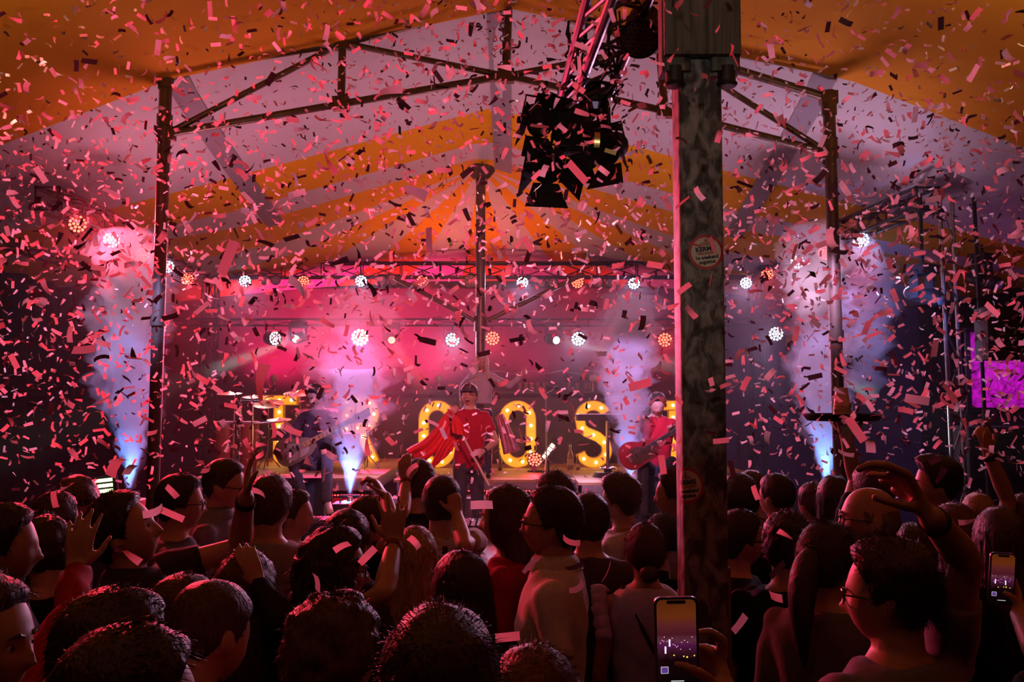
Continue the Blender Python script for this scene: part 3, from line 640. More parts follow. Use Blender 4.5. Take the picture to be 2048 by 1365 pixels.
def jet_machine(px, py, Y, label):
    p = at(px, py, Y); e = empty('smoke_machine', (p.x, Y, ZD), 0, label, 'smoke machine', 'smoke machines on the stage edge'); hh = p.z-ZD
    g = G(); rprism(g, 0.16, 0.14, 0.02, 0.0, hh-0.05); g.build('case', M['black'], e)
    g = G(); g.cyl((0, 0, hh-0.05), (0, 0, hh+0.01), 0.04, 0.025); g.build('nozzle', M['alu'], e)
    g = G(); g.tube([(-0.10, 0, hh-0.05), (-0.10, 0, hh+0.02), (0.10, 0, hh+0.02), (0.10, 0, hh-0.05)], 0.010, 6); g.build('handle', M['black'], e)
    g = G(); g.torus((0, 0, hh-0.045), 0.07, 0.014, n=20, k=6); g.build('led_ring', mat('blue led ring', (0.1, 0.2, 1), 0.3, emit=(0.15, 0.35, 1), es=6), e)
JB = (0.12, 0.30, 1.0)
for k, (px, py, Y, pts, col2) in enumerate((
    (258, 985, 9.2, [(258, 985, 5), (260, 955, 11), (264, 915, 20), (262, 860, 38), (258, 800, 52), (256, 720, 54), (256, 640, 55), (258, 570, 60), (262, 510, 62), (262, 460, 40)], (0.32, 0.36, 1.0)),
    (700, 992, 9.9, [(700, 992, 4), (702, 960, 11), (706, 915, 24), (706, 860, 42), (704, 800, 54), (706, 740, 70), (708, 690, 76), (712, 640, 72), (716, 590, 60)], (0.72, 0.36, 1.0)),
    (1263, 970, 10.2, [(1263, 970, 6), (1262, 935, 16), (1260, 895, 28), (1258, 845, 36), (1256, 790, 44), (1254, 740, 54), (1254, 690, 58), (1258, 640, 52), (1262, 590, 38)], (0.66, 0.36, 1.0)),
    (1653, 975, 9.4, [(1653, 975, 5), (1653, 945, 11), (1650, 905, 21), (1646, 850, 35), (1643, 790, 44), (1640, 720, 50), (1636, 650, 54), (1632, 580, 58), (1626, 510, 60), (1622, 450, 38)], (0.62, 0.42, 1.0)))):
    wd = ('left', 'second', 'third', 'right')[k]
    je = empty('smoke_jet', at(px, py, Y), 0, ['tall blue-lit smoke jet left of the left mast', 'smoke jet between the guitarist and the letter R', 'smoke jet between the letter S and the bass player', 'tall pale smoke jet beside the right mast'][k], 'smoke')
    for nm, m_, kw_, am, cut in (('smoke_core', SM_CORE, 0.60, 0.50, 1), ('smoke_body', SM_BODY, 0.90, 0.55, 0), ('smoke_veil', SM_VEIL, 1.14, 0.62, 0)):
        P_ = [(a_, b_, c_*kw_) for a_, b_, c_ in (pts[:-1] if cut else pts) if not (k == 1 and nm != 'smoke_veil' and b_ < 735)]; so = smoke(nm, P_, Y, None, m_, am, k*3+kw_*5, 90, 32); so.parent = je; so.location = (0, 0, 0)
    jet_machine(px, py+4, Y, ['black smoke machine under the jet left of the left mast', 'black smoke machine under the jet beside the guitarist', 'black smoke machine under the jet by the bass player', 'black smoke machine under the jet by the right mast'][k])
    b = at(px, py-2, Y); lamp('SPOT', b, JB, 420, 0.02, b+Vector((0.0, 0, 3)), 40, 0.5, 'jet_led')
    t_ = at(pts[-1][0], pts[-1][1]-60, Y-1.6); lamp('SPOT', t_, col2, 600, 0.08, at(px, 800, Y), 34, 0.8, 'smoke_fill')  # unseen spot added above each jet to colour its upper smoke
tag(smoke('smoke_drift', [(1738, 800, 12), (1735, 760, 34), (1738, 700, 46), (1742, 640, 48), (1740, 580, 46), (1735, 520, 40), (1732, 470, 16)], 10.4, None, SMOKE2, 0.6, 9, 60), 'blue smoke drifting right of the right mast', 'smoke')
lamp('SPOT', at(1800, 560, 8.4), (0.16, 0.28, 1.0), 330, 0.1, at(1738, 640, 10.4), 60, 0.8, 'smoke_fill')  # unseen blue spot added for the drifting smoke
# ------------------------------------------------------------------ haze over the stage
g = G(); g.box((-0.4, 9.9, 2.55), (12.4, 4.8, 3.95)); hz = g.build('stage_haze', volmat('thin haze', (0.9, 0.85, 0.9), 0.004, 0.3)); tag(hz, 'thin haze hanging between the crowd and the stage', 'haze', kind='stuff')
g = G(); g.box((-0.55, 13.9, 2.2), (8.6, 3.1, 3.3)); hz = g.build('stage_haze', volmat('stage haze', (0.95, 0.85, 0.9), 0.036, 0.2)); tag(hz, 'pink lit haze at the back of the stage', 'haze', kind='stuff')
# ================================================================== instruments and stage furniture
def stand_tripod(e, h, r=0.011, spread=0.24, m=None):
    m = m or M['chrome']
    g = G(); g.cyl((0, 0, 0.05), (0, 0, h), r, n=8); g.build('pole', m, e)
    for a in (0.4, 2.5, 4.6):
        g = G(); g.cyl((0, 0, 0.22), (spread*math.cos(a), spread*math.sin(a), 0.012), r*0.8, n=6); g.build('leg', m, e)
def mic_stand(px, Y, z, h, label, boom=True):
    e = empty('microphone_stand', (X(px, Y), Y, z), 0, label, 'microphone stand'); stand_tripod(e, h, 0.009, 0.2, M['alu'])
    g = G(); g.cyl((0, 0, h), (0.10, -0.12, h+0.06), 0.008, n=8); g.build('boom', M['alu'], e)
    g = G(); g.capsule((0.10, -0.12, h+0.06), (0.13, -0.17, h+0.075), 0.014, 0.026, 10); g.build('microphone', M['black'], e)
mic_stand(1092, 12.6, 1.16, 1.05, 'microphone stand right of the second letter O'); mic_stand(470, 11.6, 1.24, 0.98, 'microphone stand left of the first letter T')
# drum kit
DS = mat('drum shell', (0.06, 0.02, 0.03), 0.3, coat=0.6, noise=((0.10, 0.03, 0.04), 12, 0.3)); DHD = mat('drum head', (0.62, 0.55, 0.52), 0.5)
BR = mat('brass cymbal', (0.75, 0.50, 0.18), 0.25, 0.9)
YK = 12.6; kit = empty('drum_kit', (X(648, YK), YK, 1.24), 0, 'drum kit with cymbals on the riser behind the second smoke jet', 'drum kit')
def drum(c, r, d, ax, name):
    c = np.array(c, float); ax = np.array(ax, float); ax /= np.linalg.norm(ax)
    g = G(); g.cyl(c-ax*d/2, c+ax*d/2, r, n=24); s = g.build(name, DS, kit)
    for sg in (-1, 1):
        g = G(); g.cyl(c+ax*sg*d/2, c+ax*sg*(d/2+0.006), r*0.97, n=24); g.build('drum_head', DHD, s)
        g = G(); g.torus(c+ax*sg*d/2, r, 0.010, ax, 24, 6); g.build('hoop', M['chrome'], s)
drum((-0.10, 0, 0.27), 0.27, 0.36, (0, -1, 0), 'bass_drum'); drum((0.30, -0.1, 0.28), 0.20, 0.34, (0, 0, 1), 'floor_tom'); drum((-0.22, -0.05, 0.64), 0.13, 0.18, (0, -0.4, 1), 'tom'); drum((0.10, -0.05, 0.64), 0.14, 0.19, (0, -0.4, 1), 'tom'); drum((-0.50, -0.1, 0.44), 0.17, 0.14, (0, 0, 1), 'snare_drum')
for x, y, h_, r, tl in ((-0.72, -0.05, 0.86, 0.20, 0.3), (0.42, 0.0, 0.80, 0.22, -0.3), (-0.35, 0.2, 1.0, 0.23, 0.2), (0.62, -0.25, 0.60, 0.17, -0.15)):
    g = G(); g.cyl((x, y, 0.02), (x, y, h_), 0.010, n=8)
    for a in (0.5, 2.6, 4.7): g.cyl((x, y, 0.2), (x+0.17*math.cos(a), y+0.17*math.sin(a), 0.0), 0.008, n=6)
    st = g.build('cymbal_stand', M['chrome'], kit)
    g = G(); a = np.linspace(0, 2*PI, 24, endpoint=False); Rr = rotx(tl)
    g.loft([(np.c_[np.cos(a)*q, np.sin(a)*q, np.full(24, z)] @ Rr.T)+np.array([x, y, h_]) for q, z in ((r, -0.02), (r*0.3, 0.0), (r*0.15, 0.02), (0.004, 0.03))]); g.build('cymbal', BR, st)
# percussion rack left of the guitarist
YR = 11.7; pr = empty('percussion_rack', (X(498, YR), YR, 1.24), 0, 'chrome percussion rack with congas and small cymbals at the left end of the riser', 'percussion')
for x in (-0.10, 0.05):
    g = G(); g.cyl((x, 0, 0), (x, 0, 0.92), 0.014, n=8); g.build('rack_pole', M['chrome'], pr)
g = G(); g.cyl((-0.24, 0, 0.88), (0.14, 0, 0.88), 0.014, n=8); g.cyl((0.05, 0, 0.60), (0.42, 0, 0.63), 0.012, n=8); g.build('rack_bar', M['chrome'], pr)
for k in range(7): g = G(); g.ball((-0.10+0.02*math.sin(k*2.1), -0.03, 0.25+k*0.1), (0.03, 0.03, 0.045), 10, 6); g.build('clamp', M['chrome'], pr)
for x, r in ((-0.02, 0.12), (-0.30, 0.13)):
    g = G(); a = np.linspace(0, 2*PI, 20, endpoint=False); g.loft([np.c_[np.cos(a)*q+x, np.sin(a)*q+0.1, np.full(20, z)] for q, z in ((r*0.75, 0.0), (r*1.12, 0.35), (r, 0.62))]); cg = g.build('conga_shell', mat('conga wood', (0.45, 0.13, 0.05), 0.35, noise=((0.3, 0.08, 0.03), 10, 0.3)), pr)
    g = G(); g.torus((x, 0.1, 0.62), r, 0.012, n=20, k=6); g.cyl((x, 0.1, 0.62), (x, 0.1, 0.63), r*0.98, n=20); g.build('conga_head', DHD, cg)
for x, h_ in ((-0.2, 0.98), (0.10, 0.94), (0.40, 0.66)):
    g = G(); a = np.linspace(0, 2*PI, 20, endpoint=False); g.loft([np.c_[np.cos(a)*q+x, np.sin(a)*q, np.full(20, z)] @ rotx(0.12).T for q, z in ((0.15, h_), (0.04, h_+0.015), (0.004, h_+0.03))]); g.build('cymbal', BR, pr)
# keyboard stand by the letter S
e = empty('keyboard_stand', (X(1205, 12.0), 12.0, 1.17), 0, 'single post stand carrying a small black keyboard before the letter S', 'keyboard')
g = G(); g.cyl((0.06, 0, 0.1), (0.06, 0, 0.70), 0.022, n=12); g.build('post', M['chrome'], e)
g = G(); g.box((-0.02, 0, 0.745), (0.62, 0.28, 0.08)); g.build('keyboard', M['black'], e)
g = G()
for k in range(18): g.box((-0.29+0.032*k, -0.10, 0.788), (0.028, 0.10, 0.01))
g.build('keys', M['white'], e)
g = G(); g.cyl((0.06, 0, 0), (0.06, 0, 0.06), 0.20, 0.16, 20); g.cyl((0.06, 0, 0.06), (0.06, 0, 0.12), 0.05, n=12); g.build('base', M['black'], e)
g = G(); g.torus((0.06, 0, 0.11), 0.10, 0.012, n=20); g.build('foot_ring', M['chrome'], e)
# wedge monitors on the deck
def wedge(px, Y, label, rz=0):
    e = empty('wedge_monitor', (X(px, Y), Y, ZD), rz, label, 'speaker', 'wedge monitors on the deck')
    g = G(); P = [(0.25, 0), (0.25, 0.30), (0.10, 0.38), (-0.22, 0.10), (-0.22, 0)]
    V = [(sx*0.26, y, z) for sx in (-1, 1) for y, z in P]; k = 5
    g.add(V, [tuple(range(k-1, -1, -1)), tuple(range(k, 2*k))]+[(i, (i+1) % k, (i+1) % k+k, i+k) for i in range(k)]); g.build('cabinet', M['matte'], e, smooth=20)
    g = G(); g.box((0, -0.07, 0.245), (0.46, 0.40, 0.012), rotx(math.atan2(0.28, 0.32))); g.build('grille', M['black'], e)
    g = G(); g.tube([(-0.07, 0.12, 0.37), (-0.05, 0.12, 0.42), (0.05, 0.12, 0.42), (0.07, 0.12, 0.37)], 0.012, 6); g.build('handle', M['rubber'], e)
wedge(1292, 9.7, 'black wedge monitor before the bass player'); wedge(800, 9.6, 'black wedge monitor left of the singer')
# string of tiny lights along the counter
e = empty('fairy_light_wire', at(860, 745, 15.0), 0, 'thin glinting wire of fairy lights behind the woman', 'string light')
pts = [(0.155*k-0.1, 0.0, 0.03*math.sin(k*1.9)) for k in range(26)]
g = G(); g.tube(pts, 0.004, 5); g.build('wire', M['alu'], e)
# ------------------------------------------------------------------ guitars (built flat in local x-z, facing -y)
def guitar(name, loc, R, bodycol, label, bass=False, s=1.0):
    e = empty(name, loc, 0, label, 'guitar'); e.rotation_euler = Matrix(R.tolist()).to_euler(); e.scale = (s, s, s)
    P = []
    for a in np.linspace(0, 2*PI, 40, endpoint=False):
        r = 0.165+0.035*math.cos(2*a)+0.02*math.cos(3*a+0.5)-0.02*math.sin(a*2+0.4); P.append((1.15*r*math.cos(a), r*math.sin(a)))
    m = mat('guitar '+name, bodycol, 0.25, coat=0.5)
    g = G(); g.prism(P, -0.022, 0.022); g.build('body', m, e)
    g = G(); g.prism([(p[0]*0.62+0.02, p[1]*0.62-0.02) for p in P], -0.027, -0.0225); g.build('pickguard', mat('pickguard '+name, (0.26, 0.22, 0.16) if not bass else (0.08, 0.03, 0.02), 0.4), e)
    L = 0.78 if bass else 0.62
    g = G(); g.box((0.12+L/2, -0.02, 0), (L, 0.03, 0.05)); nk = g.build('neck', mat('maple neck' if not bass else 'dark fretboard', (0.5, 0.30, 0.12) if not bass else (0.05, 0.035, 0.03), 0.4), e)
    g = G()
    for k in range(14): g.box((0.16+L*(1-0.94**k)*1.5, -0.036, 0), (0.004, 0.004, 0.05))
    g.build('fret', M['chrome'], nk)
    g = G(); g.prism([(0.12+L, -0.03), (0.12+L+0.16, -0.05), (0.12+L+0.18, 0.03), (0.12+L, 0.03)], -0.035, -0.01); g.build('headstock', m if not bass else M['black'], e)
    g = G()
    for k in range(4 if bass else 6): z = -0.017+0.034*k/(3 if bass else 5); g.cyl((-0.10, -0.040, z*1.4), (0.12+L, -0.042, z), 0.0012, n=4)
    g.build('strings', M['chrome'], e)
    for k in range(2):
        g = G(); g.box((-0.02+0.08*k, -0.032, 0), (0.02, 0.012, 0.07)); g.build('pickup', M['black'], e)
    g = G(); g.box((-0.10, -0.032, 0), (0.03, 0.014, 0.08)); g.build('bridge', M['chrome'], e)
    return e
# ------------------------------------------------------------------ lighting rig hanging over the crowd
YG = 5.4
rig = empty('hanging_light_rig', at(1165, 190, YG), 0, 'black truss hung with cables and barn-door lamps above the crowd', 'lighting rig')
o0 = np.array(at(1165, 190, YG))
def rl(px, py, Y): return np.array(at(px, py, Y))-o0
TM = mat('purplish grey truss tube', (0.16, 0.12, 0.14), 0.35, 0.7)  # dark purplish grey metal for chords and lacing
ch = [(1118, 215, 5.7, 1190, -60, 4.2), (1150, 200, 5.3, 1250, -70, 3.9), (1215, 200, 5.7, 1330, -80, 4.2)]
for a, b, c, d_, e_, f_ in ch: g = G(); g.cyl(rl(a, b, c), rl(d_, e_, f_), 0.026, n=10); g.build('chord', TM, rig)
for k in range(7):
    t0, t1 = k/7, (k+1)/7; g = G()
    for i, j in ((0, 1), (1, 2), (2, 0)):
        A = rl(*ch[i][:3])*(1-t0)+rl(*ch[i][3:])*t0; B = rl(*ch[j][:3])*(1-t1)+rl(*ch[j][3:])*t1; g.cyl(A, B, 0.011, n=6)
    g.build('lacing', TM, rig)
rr = random.Random(3)
for k in range(12):
    x0 = 1130+rr.random()*110; y0 = rr.random()*120-30; x1 = 1110+rr.random()*120; y1 = 110+rr.random()*130; sag = 20+rr.random()*60; Y0 = 4.8+rr.random()*0.8
    pts = [rl(x0+(x1-x0)*t+30*math.sin(t*PI)*(rr.random()-0.3), y0+(y1-y0)*t+sag*math.sin(t*PI), Y0) for t in np.linspace(0, 1, 10)]
    g = G(); g.tube(pts, 0.006+0.004*rr.random(), 6); g.build('cable', M['rubber'], rig)
g = G(); pts = [rl(1200+30*math.cos(a), 140+45*math.sin(a), 5.2) for a in np.linspace(-2.2, 1.8, 16)]; g.tube(pts, 0.008, 6); g.build('cable', M['rubber'], rig)
def barn_lamp(px, py, Y, s, rz, tilt, label):
    e = empty('barn_door_lamp', at(px, py, Y), 0, label, 'stage light', 'barn-door lamps on the hanging rig'); e.rotation_euler = (tilt, 0, rz); e.scale = (s, s, s)
    g = G(); a = np.linspace(0, 2*PI, 20, endpoint=False); g.loft([np.c_[np.cos(a)*r, np.full(20, y), np.sin(a)*r] for r, y in ((0.06, 0.22), (0.10, 0.16), (0.115, 0.02), (0.12, 0.0), (0.105, 0.0), (0.10, 0.02))]); g.build('can', M['matte'], e)
    g = G(); g.cyl((0, 0.02, 0), (0, 0.03, 0), 0.099, n=20); g.build('lens', LENS['off'], e)
    for k in range(4):
        R = roty(k*PI/2); g = G()
        P = np.array([(-0.10, 0, 0.115), (0.10, 0, 0.115), (0.17, -0.14, 0.24), (-0.17, -0.14, 0.24), (-0.10, 0.004, 0.119), (0.10, 0.004, 0.119), (0.17, -0.136, 0.244), (-0.17, -0.136, 0.244)]) @ R.T
        g.add(P, [(0, 1, 2, 3), (7, 6, 5, 4), (0, 4, 5, 1), (1, 5, 6, 2), (2, 6, 7, 3), (3, 7, 4, 0)]); g.build('barn_door', M['matte'], e)
    g = G(); g.tube([(-0.13, 0.08, 0), (-0.14, 0.08, 0.17), (0.14, 0.08, 0.17), (0.13, 0.08, 0)], 0.009, 6); g.cyl((0, 0.08, 0.17), (0, 0.08, 0.30), 0.012, n=8); g.build('yoke', M['black'], e)
barn_lamp(1082, 245, 5.3, 0.74, 0.5, 0.55, 'upper left black barn-door lamp on the hanging rig'); barn_lamp(1165, 222, 5.75, 0.74, -0.2, 0.3, 'topmost black barn-door lamp under the hanging truss')
barn_lamp(1212, 300, 5.35, 0.76, -0.75, 0.45, 'right black barn-door lamp on the hanging rig'); barn_lamp(1098, 340, 5.35, 0.76, 0.25, 0.75, 'lowest black barn-door lamp on the hanging rig'); barn_lamp(1160, 300, 5.95, 0.76, 0.1, 0.9, 'middle black barn-door lamp tilted down on the hanging rig')
g = G(); q0 = rl(1035, 240, 5.55); q1 = rl(1245, 255, 5.45); g.cyl(q0, q1, 0.022, n=10); g.build('crossbar', M['black'], rig)
g = G(); g.cyl(rl(1166, 180, 5.5), rl(1166, 250, 5.5), 0.03, n=10); g.box(rl(1166, 190, 5.5), (0.2, 0.14, 0.12)); g.build('hanger', M['black'], rig)
g = G(); g.cyl(rl(1215, 190, 5.45), rl(1215, 262, 5.45), 0.012, n=8); g.build('hook_rod', M['black'], rig)
# par can with mesh guard beside the post
pc = empty('par_can', at(1280, 75, 4.7), 0, 'black par can with a round mesh guard hanging left of the post top', 'stage light'); R = rotx(0.9) @ rotz(0.35)
g = G(); a = np.linspace(0, 2*PI, 24, endpoint=False); g.loft([np.c_[np.cos(a)*r, np.full(24, y), np.sin(a)*r] @ rotz(-0.2).T @ rotx(0.75).T for r, y in ((0.05, 0.30), (0.085, 0.24), (0.095, 0.0), (0.105, -0.02), (0.10, -0.03), (0.092, -0.02))]); g.build('can', M['matte'], pc)
g = G()
for i in range(-3, 4):
    for j in range(-3, 4):
        x = i*0.027+(j % 2)*0.0135; z = j*0.024
        if math.hypot(x, z) < 0.085: g.torus(np.array([x, -0.03, z]) @ rotz(-0.2).T @ rotx(0.75).T, 0.011, 0.0022, np.array([0, 1, 0]) @ rotz(-0.2).T @ rotx(0.75).T, 8, 4)
g.build('mesh_guard', mat('dull red guard', (0.20, 0.06, 0.07), 0.4, 0.5), pc)  # guard rings in one dull red metal
g = G(); g.tube([(-0.11, 0, 0), (-0.12, 0.1, 0.22), (0.12, 0.1, 0.22), (0.11, 0, 0)], 0.009, 6); g.cyl((0, 0.1, 0.22), (0, 0.1, 0.6), 0.014, n=8); g.build('yoke', M['black'], pc)
# ------------------------------------------------------------------ right wing: scaffold tower, speaker, lit booth, side truss
YS = 9.6
tw = empty('scaffold_tower', (X(1935, YS), YS, 0), 0, 'slim scaffold tower of thin tubes right of the stage', 'scaffold')
tx = [X(p, YS)-X(1935, YS) for p in (1905, 1944, 1975)]
for i, x in enumerate(tx): g = G(); g.cyl((x, 0.15*(i % 2), 0), (x-0.09, 0.15*(i % 2), 4.25), 0.020, n=10); g.build('tube', M['alu'] if i < 2 else M['black'], tw)
for k in range(12):
    z = 0.3+0.32*k; g = G(); i = k % 2; g.cyl((tx[i]-0.09*z/4.25, 0.15*i, z), (tx[1-i]-0.09*(z+0.32)/4.25, 0.15*(1-i), z+0.32), 0.009, n=6); g.build('lacing', M['alu'], tw)
truss('side_truss', (5.35, 9.6, 4.28), (5.75, 15.8, 4.22), 0.28, 'black side truss running back above the right wing', 10)
truss('side_truss', (-5.7, 8.6, 4.0), (-5.9, 15.8, 4.1), 0.28, 'black side truss running back above the left wing', 10)
def cab(name, px, py, Y, w_, h_, d_, label):
    p = at(px, py, Y); e = empty(name, p, -0.15, label, 'speaker')
    g = G(); rprism(g, w_/2, d_/2, 0.015, -h_/2, h_/2); g.build('cabinet', M['matte'], e); g = G(); g.box((0, -d_/2-0.008, 0), (w_*0.9, 0.015, h_*0.92)); g.build('grille', M['black'], e)
    for s in (-1, 1): g = G(); g.box((s*(w_/2+0.01), 0, 0), (0.02, 0.12, 0.05)); g.build('handle', M['rubber'], e)
cab('line_array_speaker', 2000, 668, 9.0, 0.34, 0.50, 0.4, 'black speaker cabinet hanging before the magenta lit booth'); cab('subwoofer', 1990, 905, 10.2, 0.7, 0.55, 0.6, 'black bass cabinet behind the scaffold tower, half in the dark')
bo = empty('lit_booth', (5.55, 10.6, 0), -0.1, 'magenta lit plastic booth at the right edge', 'booth')
def magenta():
    m = bpy.data.materials.new('magenta lit plastic'); m.use_nodes = True; nt = m.node_tree; b = nt.nodes['Principled BSDF']
    tc = nt.nodes.new('ShaderNodeTexCoord'); n = nt.nodes.new('ShaderNodeTexNoise'); n.inputs['Scale'].default_value = 11; n.inputs['Detail'].default_value = 4; n.inputs['Distortion'].default_value = 1.5
    nt.links.new(tc.outputs['Object'], n.inputs['Vector']); r = nt.nodes.new('ShaderNodeValToRGB'); e = r.color_ramp.elements
    e[0].position = 0.35; e[0].color = (0.16, 0.0, 0.15, 1); e[1].position = 0.72; e[1].color = (0.80, 0.01, 0.72, 1)
    nt.links.new(n.outputs['Fac'], r.inputs['Fac']); nt.links.new(r.outputs['Color'], b.inputs['Emission Color']); b.inputs['Emission Strength'].default_value = 0.8
    b.inputs['Base Color'].default_value = (0.3, 0.05, 0.3, 1); b.inputs['Roughness'].default_value = 0.25; return m
g = G(); z0, z1 = at(2020, 820, 10.6).z, at(2020, 660, 10.6).z; g.box((0, 0, (z0+z1)/2), (0.85, 0.03, z1-z0)); g.build('plastic_window', magenta(), bo)
g = G(); g.box((0, 0.02, z0/2-0.03), (0.95, 0.08, z0)); g.build('front_board', M['matte'], bo)
g = G()
for z in (z0, z1): g.box((0, -0.02, z), (0.95, 0.05, 0.05))
for x in (-0.45, 0.45): g.box((x, -0.02, (z0+z1)/2), (0.05, 0.05, z1-z0))
g.build('frame', M['black'], bo)
lamp('POINT', (5.6, 9.9, 2.6), (0.9, 0.1, 0.9), 4, 0.2, name='booth_glow')
def mover(px, py, Y, label):
    e = empty('moving_head_light', at(px, py, Y), 0.6, label, 'stage light', 'moving heads on the right side truss')
    g = G(); g.box((0, 0, 0.25), (0.26, 0.2, 0.1)); g.build('base', M['black'], e); g = G(); g.cyl((0, 0, 0.29), (0, 0, 4.18-e.location.z), 0.02, n=8); g.box((0, 0, 4.03-e.location.z), (0.34, 0.34, 0.04)); g.build('hanger', M['black'], e); g = G(); g.box((-0.13, 0, 0.1), (0.03, 0.09, 0.28)); g.box((0.13, 0, 0.1), (0.03, 0.09, 0.28)); g.box((0, 0, 0.225), (0.29, 0.09, 0.03)); g.build('yoke', M['black'], e)
    g = G(); g.capsule((0, 0.12, 0.03), (0, -0.14, -0.05), 0.075, 0.085, 16); h_ = g.build('head', M['black'], e); g = G(); g.ball((0, -0.19, -0.065), (0.06, 0.04, 0.06), 14, 8); g.build('lens', mat('glass lens', (0.35, 0.4, 0.5), 0.1, spec=0.9), h_)
mover(1845, 590, 9.42, 'unlit moving head with a shiny lens hanging right of the drifting smoke'); mover(1965, 560, 10.84, 'unlit moving head above the scaffold tower')
# ================================================================== people
PENDING = []                                          # (temporary object with remesh modifiers, final object, post function)
def remesh_later(g, name, m, parent, voxel, smooth=2, post=None):
    tmp = bpy.data.objects.new('tmp', g.mesh('tmp')); COL.objects.link(tmp)
    r = tmp.modifiers.new('r', 'REMESH'); r.mode = 'VOXEL'; r.voxel_size = voxel; r.use_smooth_shade = True
    s = tmp.modifiers.new('s', 'SMOOTH'); s.factor = 0.5; s.iterations = smooth
    o = bpy.data.objects.new(name, bpy.data.meshes.new(name)); COL.objects.link(o); o.parent = parent
    PENDING.append((tmp, o, m, post)); return o
def finish_remesh():
    bpy.context.view_layer.update(); dg = bpy.context.evaluated_depsgraph_get()
    for tmp, o, m, post in PENDING:
        me = bpy.data.meshes.new_from_object(tmp.evaluated_get(dg)); me.name = o.name
        if post: post(me)
        me.materials.clear(); me.materials.append(m); me.shade_smooth(); old = o.data; o.data = me; bpy.data.meshes.remove(old)
    for tmp, o, m, post in PENDING:
        t = tmp.data; bpy.data.objects.remove(tmp); bpy.data.meshes.remove(t)
    PENDING.clear()
def folds(amp, f, seed):
    def post(me):
        n = len(me.vertices); V = np.empty(n*3); me.vertices.foreach_get('co', V); V = V.reshape(-1, 3); N = np.empty(n*3); me.vertices.foreach_get('normal', N); N = N.reshape(-1, 3)
        a = np.sin(V[:, 0]*f*1.3+V[:, 2]*f*0.55+seed+1.6*np.sin(V[:, 2]*f*0.4+V[:, 1]*f*0.3+seed))+0.7*np.sin(V[:, 1]*f*1.2-V[:, 2]*f*0.8+seed*2+1.3*np.sin(V[:, 0]*f*0.5))
        V = V+N*(amp*a)[:, None]; me.vertices.foreach_set('co', V.ravel()); me.update()
    return post
SKIN = [mat('skin fair', (0.50, 0.29, 0.20), 0.5, noise=((0.44, 0.24, 0.16), 18, 0.3)), mat('skin tan', (0.36, 0.19, 0.12), 0.5, noise=((0.31, 0.16, 0.10), 18, 0.3))]
HAIRC = {'black': (0.010, 0.007, 0.006), 'dark': (0.022, 0.012, 0.008), 'brown': (0.055, 0.026, 0.014), 'auburn': (0.11, 0.040, 0.018), 'blond': (0.34, 0.21, 0.11), 'grey': (0.16, 0.13, 0.12), 'platinum': (0.62, 0.50, 0.42)}
def hairmat(c):
    if 'hair '+c in MATS: return MATS['hair '+c]
    m = bpy.data.materials.new('hair '+c); m.use_nodes = True; nt = m.node_tree; b = nt.nodes['Principled BSDF']; col = HAIRC[c]
    tc = nt.nodes.new('ShaderNodeTexCoord'); n = nt.nodes.new('ShaderNodeTexNoise'); n.inputs['Scale'].default_value = 130; n.inputs['Detail'].default_value = 3
    mp = nt.nodes.new('ShaderNodeMapping'); mp.inputs['Scale'].default_value = (1, 1, 0.2); nt.links.new(tc.outputs['Object'], mp.inputs['Vector']); nt.links.new(mp.outputs[0], n.inputs['Vector'])
    r = nt.nodes.new('ShaderNodeValToRGB'); r.color_ramp.elements[0].position = 0.35; r.color_ramp.elements[1].position = 0.7
    r.color_ramp.elements[0].color = (*[q*0.6 for q in col], 1); r.color_ramp.elements[1].color = (*[q*1.5 for q in col], 1)
    nt.links.new(n.outputs['Fac'], r.inputs['Fac']); nt.links.new(r.outputs['Color'], b.inputs['Base Color']); b.inputs['Roughness'].default_value = 0.50; b.inputs['Specular IOR Level'].default_value = 0.55
    bp = nt.nodes.new('ShaderNodeBump'); bp.inputs['Strength'].default_value = 0.9; bp.inputs['Distance'].default_value = 0.006; nt.links.new(n.outputs['Fac'], bp.inputs['Height']); nt.links.new(bp.outputs['Normal'], b.inputs['Normal'])
    MATS['hair '+c] = m; return m
def head_base(D):
    rx = 0.077; ry = np.where(D[:, 1] > 0, 0.097, 0.103); rz = np.where(D[:, 2] > 0, 0.118, 0.113); p = 2.25
    r = (np.abs(D[:, 0]/rx)**p+np.abs(D[:, 1]/ry)**p+np.abs(D[:, 2]/rz)**p)**(-1/p); P = D*r[:, None]
    k = np.clip(-P[:, 2]/0.113, 0, 1)
    P[:, 0] *= (1-0.30*k**1.7)*np.where(P[:, 1] < 0, 1.03, 1.0)
    P[:, 1] *= np.where(P[:, 1] < 0, 1-0.60*k**1.25, 1-0.05*k)
    return P
def sph(az, el):                                      # az 0 = front (+y), positive towards +x
    return np.stack([np.sin(az)*np.cos(el), np.cos(az)*np.cos(el), np.sin(el)], -1)
